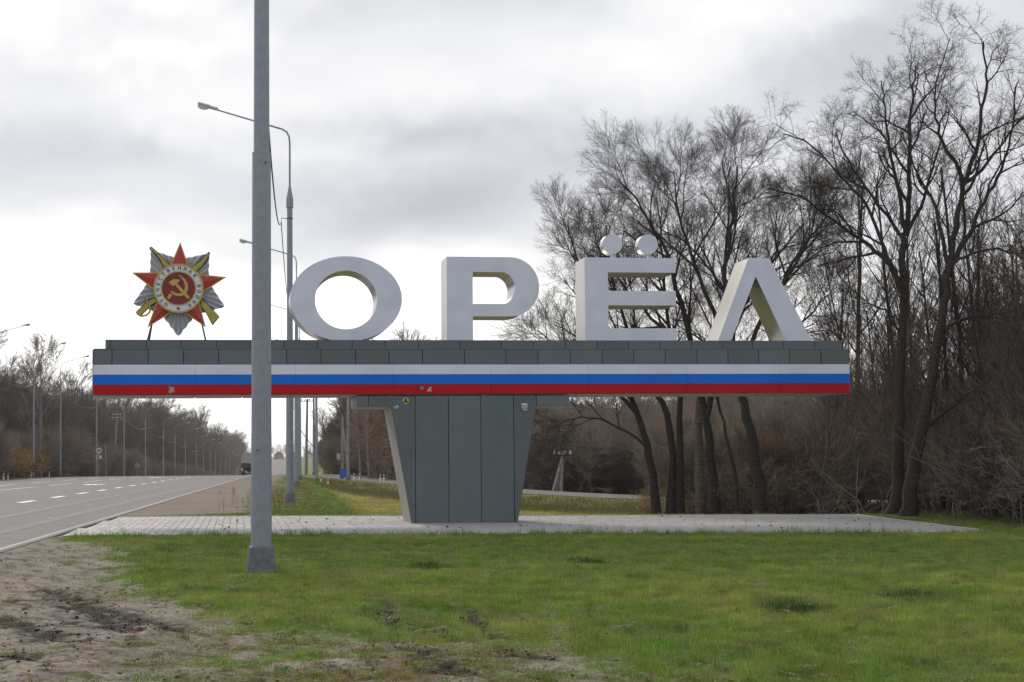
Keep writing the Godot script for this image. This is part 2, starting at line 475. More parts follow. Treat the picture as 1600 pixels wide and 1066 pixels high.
func make_ground() -> void:
	var xs := grid_lines([[-2600, 900], [-800, 150], [-200, 20], [-60, 3.0], [-30, 1.0], [-10.2, 0.085], [3.2, 0.2], [13, 0.8], [40, 4], [100, 25], [300, 200], [1100, 700], [2600, 1]])
	var ds := grid_lines([[-40, 12], [8, 0.4], [10.6, 0.085], [21, 0.14], [34, 0.6], [56, 1.2], [120, 2.5], [260, 12], [500, 50], [1000, 150], [2700, 1]])
	var nx := xs.size(); var nd := ds.size()
	var v := PackedVector3Array(); var c := PackedColorArray(); var n := PackedVector3Array()
	var hs := PackedFloat32Array()
	for j in nd:
		for i in nx:
			var x := xs[i]; var d := ds[j]
			var y := base_height(x, d)
			var s := across(x, d)
			var k: Array = cover(x, d)
			var soil: Color = k[0]
			var cc := soil.lerp(k[2], (0.45 if d < 60.0 else 0.8) * float(k[1]))
			if s < -1.3 and s > -18.5 and d > -30.0: y -= 0.07
			elif on_platform(x, d): y -= 0.12
			elif d < 34.0 and d > 9.0 and x > -12.0 and x < 13.0:
				var k2 := smoothstep(0.2, 0.9, s)
				y += k2 * (0.035 * n_mid.get_noise_2d(x * 1.5, d * 1.5) + rut_depth(x, d).y + 0.016 * n_fine.get_noise_2d(x * 6.0, d * 6.0))
			hs.append(y); v.append(point(x, y, d)); c.append(cc)
	for j in nd:
		for i in nx:
			var i0 := maxi(i - 1, 0); var i1 := mini(i + 1, nx - 1); var j0 := maxi(j - 1, 0); var j1 := mini(j + 1, nd - 1)
			n.append(Vector3(-(hs[j * nx + i1] - hs[j * nx + i0]) / (xs[i1] - xs[i0]), 1.0, (hs[j1 * nx + i] - hs[j0 * nx + i]) / (ds[j1] - ds[j0])).normalized())
	var idx := PackedInt32Array()
	for j in nd - 1:
		for i in nx - 1:
			var a := j * nx + i
			idx.append_array([a, a + nx, a + 1, a + 1, a + nx, a + nx + 1])
	var arr := []
	arr.resize(Mesh.ARRAY_MAX)
	arr[Mesh.ARRAY_VERTEX] = v; arr[Mesh.ARRAY_NORMAL] = n; arr[Mesh.ARRAY_COLOR] = c; arr[Mesh.ARRAY_INDEX] = idx
	var m := ArrayMesh.new()
	m.add_surface_from_arrays(Mesh.PRIMITIVE_TRIANGLES, arr)
	var gm := mat("earth", Color.WHITE, 0.95, 0.0, noise_image(512, 3, 0.03, 0.62, 1.1, 5), 0.9, 1.6, 0.2)
	gm.vertex_color_use_as_albedo = true
	tag(obj("ground", m, gm), "", "", "", "structure")

func ribbon(mb: MB, line: Callable, d0: float, d1: float, step: float, s0: float, s1: float, lift: float, skirt := 0.0) -> void:
	var d := d0
	var cuts := 1 if s1 - s0 < 3.0 else 8
	while d < d1 - 0.01:
		var e := minf(d + step, d1)
		for k in cuts:
			var p := lerpf(s0, s1, float(k) / cuts); var q := lerpf(s0, s1, float(k + 1) / cuts)
			mb.quad(line.call(p, d, lift), line.call(q, d, lift), line.call(q, e, lift), line.call(p, e, lift), Vector3.UP)
		if skirt > 0.0:
			for p in [s0, s1]:
				mb.quad(line.call(p, d, lift), line.call(p, e, lift), line.call(p, e, lift - skirt), line.call(p, d, lift - skirt), Vector3.RIGHT * (1.0 if p == s1 else -1.0))
		d = e; step = minf(step * 1.06, 6.0 if d < 340.0 else 25.0)

func road_point(s: float, d: float, lift: float) -> Vector3:
	var x := road_x(s, d)
	return point(x, profile(d) + lift - 0.009 * (clampf(x, -8.0, 14.0) + 8.0), d)

func make_road() -> void:
	var mb := MB.new()
	ribbon(mb, road_point, -35.0, 2250.0, 2.0, -20.0, 0.17, 0.012, 0.1)
	var rt := noise_image(512, 21, 0.012, 0.86, 1.12, 6)
	var rm := mat("asphalt", lin(0.2, 0.197, 0.195), 0.88, 0.0, rt, 0.22, 0.25, 0.22)
	var road := tag(obj("road", mb, rm), "", "", "", "structure")
	# wheel tracks, old patches and the darker repair strips along the joints, as thin overlays of worn asphalt
	var paint := mat("worn road paint", lin(0.8, 0.79, 0.77), 0.6, 0.0, noise_image(256, 8, 0.06, 0.75, 1.05, 4), 1.1, 0.0, 0.4)
	var old := mat("faded road paint", lin(0.4, 0.375, 0.34), 0.8, 0.0, noise_image(256, 9, 0.05, 0.55, 1.15, 4), 0.9, 0.0, 0.4)
	var wet := mat("polished asphalt", lin(0.178, 0.175, 0.173), 0.8, 0.0, rt, 0.18, 0.2, 0.25)
	for s in [-2.9, -1.2, -7.6, -9.3, -12.9, -14.6]:
		var t := MB.new()
		ribbon(t, road_point, 0.0, 420.0, 3.0, s - 0.22, s + 0.22, 0.016)
		obj("wheel_track", t, wet, road)
	var line := MB.new()
	ribbon(line, road_point, -10.0, 900.0, 2.0, -0.06, 0.08, 0.017)
	obj("edge_line", line, old, road)
	for spec in [[-5.1, 0.30, 56.0, 175.0, 3.6, 9.0, paint], [-11.1, 0.15, 40.0, 260.0, 12.0, 19.0, paint], [-14.6, 0.15, 60.0, 260.0, 10.0, 18.0, paint], [-1.5, 0.14, 46.0, 66.0, 0.8, 14.5, old]]:
		var d: float = spec[2]
		while d < spec[3]:
			var t := MB.new()
			var wide: float = spec[1]
			ribbon(t, road_point, d, d + spec[4], 2.0, spec[0] - 0.004 * (d - 56.0) * float(spec[0] == -5.1) - wide * 0.5, spec[0] - 0.004 * (d - 56.0) * float(spec[0] == -5.1) + wide * 0.5, 0.0175)
			obj("lane_dash", t, spec[6], road)
			d += spec[5]
	var far_line := MB.new()
	ribbon(far_line, road_point, -10.0, 900.0, 2.0, -19.5, -19.35, 0.017)
	obj("edge_line", far_line, old, road)
	for at in [[-8.3, 117.0], [-8.5, 172.0]]:      # turn arrows
		var t := MB.new()
		ribbon(t, road_point, at[1], at[1] + 5.0, 2.0, at[0] - 0.12, at[0] + 0.12, 0.0175)
		t.tri(road_point(at[0] - 1.1, at[1] + 2.6, 0.0176), road_point(at[0] - 0.3, at[1] + 5.6, 0.0176), road_point(at[0] - 0.3, at[1] - 0.4, 0.0176), Vector3.UP)
		t.quad(road_point(at[0] - 0.5, at[1] + 2.2, 0.0178), road_point(at[0] + 0.5, at[1] + 2.2, 0.0178), road_point(at[0] + 0.5, at[1] + 3.3, 0.0178), road_point(at[0] - 0.5, at[1] + 3.3, 0.0178), Vector3.UP)
		obj("turn_arrow", t, paint, road)
	# the narrow side road behind the field
	var side := MB.new()
	for i in SIDE_ROAD.size() - 1:
		var a := SIDE_ROAD[i]; var b := SIDE_ROAD[i + 1]
		var cuts := maxi(2, int(a.distance_to(b) / 4.0))
		for k in cuts:
			var p := a.lerp(b, float(k) / cuts); var q := a.lerp(b, float(k + 1) / cuts)
			var t := (b - a).normalized().orthogonal() * 1.6
			var l := [p - t, p + t, q + t, q - t]
			var w := []
			for z in l: w.append(point(z.x, base_height(p.x, p.y) * (1.0 if z == l[0] or z == l[1] else 0.0) + base_height(q.x, q.y) * (0.0 if z == l[0] or z == l[1] else 1.0) + 0.05, z.y))
			side.quad(w[0], w[1], w[2], w[3], Vector3.UP)
			side.quad(w[0], w[3], w[3] - Vector3(0, 0.25, 0), w[0] - Vector3(0, 0.25, 0), Vector3.BACK)
			side.quad(w[1], w[2], w[2] - Vector3(0, 0.25, 0), w[1] - Vector3(0, 0.25, 0), Vector3.BACK)
	tag(obj("side_road", side, mat("pale asphalt", lin(0.16, 0.155, 0.15), 0.9, 0.0, rt, 0.3, 0.2, 0.2)), "", "", "", "structure")

func make_platform() -> void:
	var o := Node3D.new()
	o.name = numbered("paved_platform"); add_child(o)
	tag(o, "", "", "", "structure")
	var tones: Array[StandardMaterial3D] = []
	var pt := noise_image(256, 31, 0.04, 0.9, 1.05, 5)
	for t in [0.375, 0.40, 0.42, 0.395]:
		tones.append(mat("grey paver", lin(t, t * 0.975, t * 0.945), 0.72, 0.0, pt, 0.8, 0.15, 0.45))
	var bed := MB.new()
	var shape := MB.new()                          # one paver, shared by all
	shape.bevel_box(Vector3(0, -0.03, 0), Vector3(0.151, 0.06, 0.0985), 0.003)
	var paver := shape.mesh()
	var places: Array = []
	var u := -10.64
	var col := 0
	while u < 11.0:
		var w := -6.5 + 0.05 * (col % 2)
		while w < 6.0:
			if w > plat_front(u) + 0.12 and w < plat_back(u) - 0.1 and u < plat_right(w) - 0.12:
				var p := from_sign(u, w)
				if across(p.x, p.y) > 0.26: places.append(Vector3(p.x, p.y, 0.0))
			w += 0.1
		u += 0.16; col += 1
	places.sort_custom(func(a, b): return a.y < b.y or (a.y == b.y and a.x < b.x))
	var rest: Array[MB] = []
	for k in 4: rest.append(MB.new())
	var turn := Basis(Vector3.UP, ALPHA)
	for i in places.size():
		var p: Vector3 = places[i]
		var y := -0.009 * (clampf(p.x, -8.0, 14.0) + 8.0) + 0.012 * n_low.get_noise_2d(p.x * 3.0, p.y * 3.0)
		var k := rng.randi() % 4
		var at := point(p.x, y + 0.004 + 0.0035 * rng.randf(), p.y)
		var b := turn * Basis.from_euler(Vector3(rng.randfn() * 0.006, 0.0, rng.randfn() * 0.006))
		if i < 300:
			var m := obj("paver", paver, tones[k], o)
			m.transform = Transform3D(b, at)
		else:
			var h := Vector3(0.0755, 0.0, 0.0492)
			rest[k].quad(at + b * Vector3(-h.x, 0, -h.z), at + b * Vector3(h.x, 0, -h.z), at + b * Vector3(h.x, 0, h.z), at + b * Vector3(-h.x, 0, h.z), Vector3.UP)
			for e in [[-1, 0], [1, 0], [0, -1], [0, 1]]:
				var out := Vector3(e[0], 0, e[1]); var along := Vector3(e[1], 0, e[0])
				var a1 := at + b * (out * h + along * h); var a2 := at + b * (out * h - along * h)
				rest[k].quad(a1, a2, a2 - Vector3(0, 0.03, 0), a1 - Vector3(0, 0.03, 0), b * out)
	for k in 4: tag(obj("pavers", rest[k], tones[k], o), "", "", "", "stuff")
	# jointing sand under the pavers
	for i in 40:
		var a0 := lerpf(-10.6, 11.2, i / 40.0); var a1 := lerpf(-10.6, 11.2, (i + 1) / 40.0)
		for j in 12:
			var q := []
			for e in [[a0, j], [a1, j], [a1, j + 1], [a0, j + 1]]:
				var ww := lerpf(plat_front(e[0]), plat_back(e[0]), e[1] / 12.0)
				var p := from_sign(minf(e[0], plat_right(ww)), ww)
				if across(p.x, p.y) < 0.14: p.x = road_x(0.14, p.y)
				q.append(point(p.x, -0.009 * (clampf(p.x, -8.0, 14.0) + 8.0) - 0.02, p.y))
			bed.quad(q[0], q[1], q[2], q[3], Vector3.UP)
	obj("joint_sand", bed, mat("jointing sand", lin(0.13, 0.12, 0.1), 0.95), o)
	# concrete edging
	var km := mat("edging concrete", lin(0.5, 0.495, 0.48), 0.85, 0.0, pt, 1.3, 0.2, 0.3)
	var edge := func(a: Vector2, b: Vector2):
		var l := a.distance_to(b); var count := int(l)
		for i in count:
			var p := a.lerp(b, (i + 0.5) / count)
			if across(p.x, p.y) < 0.3: continue
			var st := MB.new()
			st.bevel_box(Vector3.ZERO, Vector3(l / count - 0.008, 0.2, 0.08), 0.008)
			var m := obj("edging_stone", st, km, o)
			m.position = point(p.x, -0.009 * (clampf(p.x, -8.0, 14.0) + 8.0) - 0.083 + 0.006 * rng.randf(), p.y)
			m.rotation.y = atan2(b.y - a.y, b.x - a.x) + rng.randfn() * 0.003
	edge.call(from_sign(-10.4, plat_front(-10.4)), from_sign(10.1, plat_front(10.1)))
	edge.call(from_sign(-10.4, plat_back(-10.4)), from_sign(11.2, plat_back(11.2)))
	edge.call(from_sign(10.1, plat_front(10.1) + 0.1), from_sign(11.2, plat_back(11.2) - 0.1))

# ---------------------------------------------------------------- the monument
const SEAMS: Array[float] = [-8.101, -7.287, -6.499, -5.699, -4.923, -4.147, -3.359, -2.558, -1.783, -0.998, -0.009, 0.978, 1.742, 2.516, 3.289, 4.057, 4.827, 5.6, 6.366, 7.13, 7.902, 8.684]

func ellipse(cx: float, cy: float, rx: float, ry: float, a0: float, a1: float, steps: int) -> PackedVector2Array:
	var p := PackedVector2Array()
	for i in steps + 1:
		var a := lerpf(a0, a1, float(i) / steps)
		p.append(Vector2(cx + rx * cos(a), cy + ry * sin(a)))
	return p

func band(mb: MB, outer: PackedVector2Array, inner: PackedVector2Array, z: float, hint: Vector3) -> void:
	for i in outer.size() - 1:
		mb.quad(Vector3(outer[i].x, outer[i].y, z), Vector3(outer[i + 1].x, outer[i + 1].y, z), Vector3(inner[i + 1].x, inner[i + 1].y, z), Vector3(inner[i].x, inner[i].y, z), hint)

func make_monument() -> Node3D:
	var o := thing("city_sign", "grey city sign with white letters ОРЁЛ above a white, blue and red band", "monument", SIGN_AT, ALPHA)
	var mottled := noise_image(256, 41, 0.012, 0.95, 1.03, 4)
	var grey: Array[StandardMaterial3D] = []
	for k in [1.1, 0.99, 1.2]: grey.append(mat("grey composite panel", lin(0.105 * k, 0.128 * k, 0.133 * k), 0.36, 0.0, mottled, 0.35, 0.0, 0.5))
	var white := mat("white composite panel", lin(0.73, 0.755, 0.86), 0.45, 0.0, mottled, 0.3)
	var side := mat("satin letter return", lin(0.56, 0.555, 0.53), 0.3, 0.75, mottled, 0.3)
	var dark := mat("dark gap", lin(0.03, 0.032, 0.034), 0.8)
	var stripe_mat := [white, mat("blue film", lin(0.013, 0.17, 0.68), 0.5, 0.0, mottled, 0.3, 0.0, 0.25), mat("red film", lin(0.48, 0.011, 0.016), 0.5, 0.0, mottled, 0.3, 0.0, 0.25)]
	var soffit := mat("soffit sheet", lin(0.33, 0.32, 0.3), 0.5, 0.0, mottled, 0.5)
	# core of the beam
	var core := MB.new()
	core.box(Vector3(0.44, 3.48, -1.01), Vector3(17.86, 1.0, 1.96))
	core.box(Vector3(0.53, 4.1, -1.12), Vector3(17.56, 0.22, 1.62))
	obj("beam_core", core, dark, o)
	var left := -8.52; var right := 9.40
	# lower tier of grey panels, then the three stripes, then the setback tier
	var cut := [left] + SEAMS + [right]
	for i in cut.size() - 1:
		var a: float = cut[i]; var b: float = cut[i + 1]
		var mb := MB.new()
		mb.bevel_box(Vector3((a + b) * 0.5, 3.823, -0.009), Vector3(b - a - 0.014, 0.346, 0.022), 0.004)
		var p := obj("panel", mb, grey[rng.randi() % 3], o)
		p.rotation.x = rng.randfn() * 0.0008
		p.position.z = rng.randf() * 0.004
		a = maxf(a - 0.06, -8.27); b = minf(b - 0.06, 9.33) if i < cut.size() - 2 else 9.33
		if b - a > 0.05:
			mb = MB.new()
			mb.bevel_box(Vector3((a + b) * 0.5, 4.116, -0.305 + 0.003 * rng.randf()), Vector3(b - a - 0.012, 0.226, 0.022), 0.004)
			obj("panel", mb, grey[rng.randi() % 3], o)
	var rows := [[3.418, 3.646], [3.188, 3.414], [2.962, 3.184]]
	var seams := [left, -6.229, -3.941, -1.682, 0.615, 2.958, 5.341, 7.669, right]
	for i in seams.size() - 1:
		for k in 3:
			var mb := MB.new()
			mb.bevel_box(Vector3((seams[i] + seams[i + 1]) * 0.5, (rows[k][0] + rows[k][1]) * 0.5, -0.006), Vector3(seams[i + 1] - seams[i] - 0.004, rows[k][1] - rows[k][0], 0.03), 0.002)
			obj(["white_stripe_panel", "blue_stripe_panel", "red_stripe_panel"][k], mb, stripe_mat[k], o)
	# end faces, top sheets and soffit
	for e in [[left - 0.008, -1.0], [right + 0.008, 1.0]]:
		for r in [[2.962, 3.64, soffit], [3.65, 3.996, grey[0]]]:
			var mb := MB.new()
			mb.bevel_box(Vector3(e[0], (r[0] + r[1]) * 0.5, -1.0), Vector3(0.02, r[1] - r[0], 1.94), 0.003)
			obj("end_panel", mb, r[2], o)
	for e in [-8.262, 9.322]:
		var mb := MB.new()
		mb.bevel_box(Vector3(e, 4.116, -1.12), Vector3(0.02, 0.226, 1.6), 0.003)
		obj("end_panel", mb, grey[1], o)
	var top := MB.new()
	top.bevel_box(Vector3(0.44, 4.008, -0.145), Vector3(17.9, 0.012, 0.29), 0.003)
	top.bevel_box(Vector3(0.53, 4.232, -1.12), Vector3(17.6, 0.012, 1.66), 0.003)
	obj("flashing", top, grey[2], o)
	var u := left
	while u < right - 0.1:
		var b := minf(u + 1.12, right)
		var mb := MB.new()
		mb.bevel_box(Vector3((u + b) * 0.5, 2.95, -1.01), Vector3(b - u - 0.02, 0.018, 1.9), 0.003)
		obj("soffit_panel", mb, soffit, o)
		mb = MB.new()
		mb.box(Vector3(u + 0.02, 2.925, -0.1), Vector3(0.05, 0.035, 0.05))
		obj("bracket", mb, soffit, o)
		u = b
	# pylon: tapering, with short wings under the beam
	var base := -0.1
	var outline := PackedVector2Array([Vector2(-1.258, base), Vector2(1.224, base), Vector2(1.688, 2.672), Vector2(2.482, 2.672), Vector2(2.482, 2.925), Vector2(-2.535, 2.925), Vector2(-2.535, 2.672), Vector2(-1.737, 2.672)])
	var inset: PackedVector2Array = Geometry2D.offset_polygon(outline, -0.02)[0]
	var pc := MB.new()
	pc.prism(inset, -1.98, -0.07)
	obj("pylon_core", pc, dark, o)
	var pl := [-2.535, -2.26, -1.17, -0.389, 0.374, 1.156, 1.70, 2.482]
	for i in pl.size() - 1:
		var strip := PackedVector2Array([Vector2(pl[i] + 0.007, -0.2), Vector2(pl[i + 1] - 0.007, -0.2), Vector2(pl[i + 1] - 0.007, 2.92), Vector2(pl[i] + 0.007, 2.92)])
		for poly in Geometry2D.intersect_polygons(outline, strip):
			var mb := MB.new()
			mb.prism(poly, -0.075, -0.04, 0.004)
			var p := obj("panel", mb, grey[[0, 1, 0, 2, 0, 1, 2][i]], o)
			p.position.z = rng.randf() * 0.004
			mb = MB.new()
			mb.prism(poly, -2.0, -1.975)
			obj("panel", mb, grey[1], o)
	# side cladding: two panels on each slope, wing soffits and ends
	for s in [0, 1]:
		var p0: Vector2 = outline[0] if s == 0 else outline[1]
		var p1: Vector2 = outline[7] if s == 0 else outline[2]
		var out := Vector3(-1 if s == 0 else 1, -0.17, 0).normalized()
		var along := Vector3(p1.x - p0.x, p1.y - p0.y, 0)
		for k in 2:
			var mid := Vector3(p0.x, p0.y, -0.55 - 0.965 * k) + along * 0.5
			var mb := MB.new()
			mb.bevel_box(mid - out * 0.004, Vector3(0.02, along.length() - 0.01, 0.95), 0.003, Basis(Vector3.BACK, along.angle_to(Vector3.UP) * (1.0 if s == 0 else -1.0)))
			obj("side_panel", mb, soffit if s == 0 else grey[0], o)
	for e in [[-2.535, -1.745], [1.695, 2.482]]:
		var mb := MB.new()
		mb.bevel_box(Vector3((e[0] + e[1]) * 0.5, 2.668, -1.02), Vector3(e[1] - e[0] - 0.01, 0.02, 1.9), 0.003)
		obj("soffit_panel", mb, soffit, o)
		mb = MB.new()
		mb.bevel_box(Vector3(e[0] + 0.004 if e[0] < 0.0 else e[1] - 0.004, 2.8, -1.02), Vector3(0.02, 0.24, 1.9), 0.003)
		obj("end_panel", mb, soffit if e[0] < 0.0 else grey[1], o)
	# letters: front sheet and returns; 1.2 m deep
	var z1 := -0.4; var z0 := -1.6
	var letter := func(face: MB, ret: MB, said: String):
		var f := obj("letter", face, white, o)
		tag(f, said)
		obj("letter_return", ret, side, f)
	var fa := MB.new(); var re := MB.new()
	var outer := ellipse(-2.747, 5.215, 1.312, 1.007, 0.0, TAU, 72)
	var inner := ellipse(-2.752, 5.19, 0.728, 0.692, 0.0, TAU, 72)
	band(fa, outer, inner, z1, Vector3.BACK); band(re, outer, inner, z0, Vector3.FORWARD)
	outer.remove_at(72); inner.remove_at(72)
	re.wall(outer, true, z0, z1 - 0.002, 1.0); re.wall(inner, true, z0, z1 - 0.002, -1.0)
	letter.call(fa, re, "white round letter О")
	fa = MB.new(); re = MB.new()
	var stem := PackedVector2Array([Vector2(-0.369, 4.225), Vector2(0.253, 4.225), Vector2(0.253, 6.233), Vector2(-0.369, 6.233)])
	for i in [[0, 1], [2, 3], [3, 0]]:
		re.wall(PackedVector2Array([stem[i[0]], stem[i[1]]]), false, z0, z1 - 0.002, 1.0)
	fa.quad(Vector3(-0.369, 4.225, z1), Vector3(0.253, 4.225, z1), Vector3(0.253, 6.233, z1), Vector3(-0.369, 6.233, z1), Vector3.BACK)
	re.quad(Vector3(-0.369, 4.225, z0), Vector3(0.253, 4.225, z0), Vector3(0.253, 6.233, z0), Vector3(-0.369, 6.233, z0), Vector3.FORWARD)
	var po := PackedVector2Array([Vector2(0.253, 4.813)]); po.append_array(ellipse(1.15, 5.523, 0.705, 0.71, -PI / 2, PI / 2, 32)); po.append(Vector2(0.253, 6.233))
	var pi_ := PackedVector2Array([Vector2(0.253, 5.11)]); pi_.append_array(ellipse(0.95, 5.492, 0.317, 0.382, -PI / 2, PI / 2, 32)); pi_.append(Vector2(0.253, 5.874))
	band(fa, po, pi_, z1, Vector3.BACK); band(re, po, pi_, z0, Vector3.FORWARD)
	re.wall(po, false, z0, z1 - 0.002, 1.0); re.wall(pi_, false, z0, z1 - 0.002, -1.0)
	for y in [[4.225, 4.813], [5.11, 5.874]]:
		re.wall(PackedVector2Array([Vector2(0.253, y[0]), Vector2(0.253, y[1])]), false, z0, z1 - 0.002, 1.0)
	letter.call(fa, re, "white letter Р with a round bowl")
	fa = MB.new(); re = MB.new()
	var ye := PackedVector2Array([Vector2(2.967, 4.225), Vector2(5.208, 4.225), Vector2(5.208, 4.538), Vector2(3.535, 4.538), Vector2(3.535, 5.093), Vector2(5.206, 5.093), Vector2(5.206, 5.441), Vector2(3.535, 5.441), Vector2(3.535, 5.889), Vector2(5.204, 5.889), Vector2(5.204, 6.243), Vector2(2.967, 6.243)])
	fa.prism(ye, z1 - 0.01, z1, 0.0, false); re.prism(ye, z0, z1 - 0.012)
	letter.call(fa, re, "white letter Ё")
	for x in [3.656, 4.532]:
		fa = MB.new(); re = MB.new()
		var dot := ellipse(x, 6.573, 0.243, 0.243, 0.0, TAU, 40)
		dot.remove_at(40)
		fa.prism(dot, z1 - 0.01, z1, 0.0, false); re.wall(dot, true, z1 - 0.36, z1 - 0.008, 1.0); re.prism(dot, z1 - 0.36, z1 - 0.35)
		re.box(Vector3(x + 0.07, 6.30, z1 - 0.2), Vector3(0.09, 0.16, 0.09))
		letter.call(fa, re, "round dot over the letter Ё, %s" % ("left of the two" if x < 4.0 else "right of the two"))
	fa = MB.new(); re = MB.new()
	var el := PackedVector2Array([Vector2(6.232, 4.225), Vector2(6.557, 4.225), Vector2(7.211, 5.814), Vector2(7.948, 4.225), Vector2(8.604, 4.225), Vector2(7.559, 6.262), Vector2(7.034, 6.262)])
	fa.prism(el, z1 - 0.01, z1, 0.0, false); re.prism(el, z0, z1 - 0.012)
	letter.call(fa, re, "white letter Л shaped like an open triangle")
	# stickers and scribbles, a small floodlight
	var scribble := mat("pale marker", lin(0.55, 0.53, 0.5), 0.7)
	for s in [[-6.762, 3.085, 0.075], [-0.837, 3.06, 0.055], [-1.603, 2.66, 0.05]]:
		var mb := MB.new()
		for k in 5:
			var at := Vector3(s[0] + rng.randfn() * s[2] * 0.5, s[1] + rng.randfn() * s[2] * 0.4, 0.0)
			var pts := PackedVector3Array(); var rr := PackedFloat32Array()
			for q in 7:
				pts.append(at + Vector3(cos(q * 1.1 + k) * s[2] * 0.6, sin(q * 1.4 + k * 2.0) * s[2] * 0.55, 0.012 if s[0] != -1.603 else -0.03)); rr.append(0.008)
			mb.tube(pts, rr, 4)
		obj("scribble", mb, scribble, o)
	var st := MB.new()
	st.lathe(Vector3.ZERO, [[0.0, 0.0], [0.045, 0.0], [0.045, 0.006], [0.0, 0.006]], 20)
	var sp := obj("sticker", st, mat("grey sticker", lin(0.2, 0.2, 0.19), 0.6), o)
	sp.position = Vector3(-1.017, 3.1, 0.009); sp.rotation.x = PI / 2
	st = MB.new()
	st.lathe(Vector3.ZERO, [[0.0, 0.0], [0.078, 0.0], [0.078, 0.006], [0.0, 0.006]], 24)
	var yellow := obj("sticker", st, mat("yellow sticker", lin(0.5, 0.46, 0.1), 0.6), o)
	yellow.position = Vector3(-1.39, 2.8, -0.036); yellow.rotation.x = PI / 2
	st = MB.new()
	st.box(Vector3(0, 0.008, 0.005), Vector3(0.05, 0.006, 0.075)); st.box(Vector3(-0.045, 0.008, 0.03), Vector3(0.03, 0.006, 0.03)); st.box(Vector3(0.045, 0.008, 0.03), Vector3(0.03, 0.006, 0.03)); st.box(Vector3(0, 0.008, -0.04), Vector3(0.025, 0.006, 0.03))
	obj("sticker_print", st, mat("black print", lin(0.01, 0.01, 0.01), 0.6), yellow)
	st = MB.new()
	st.bevel_box(Vector3.ZERO, Vector3(0.11, 0.035, 0.004), 0.001)
	var blue := obj("sticker", st, mat("blue grey sticker", lin(0.12, 0.16, 0.3), 0.6), o)
	blue.position = Vector3(-1.545, 2.775, -0.032)
	var fl := MB.new()
	fl.bevel_box(Vector3.ZERO, Vector3(0.15, 0.12, 0.07), 0.012, Basis(Vector3.RIGHT, 0.5)); fl.box(Vector3(0.02, -0.09, -0.05), Vector3(0.1, 0.03, 0.1))
	var lamp := obj("floodlight", fl, mat("pale lamp housing", lin(0.5, 0.52, 0.53), 0.5), o)
	lamp.position = Vector3(1.40, 2.665, 0.03)
	return o

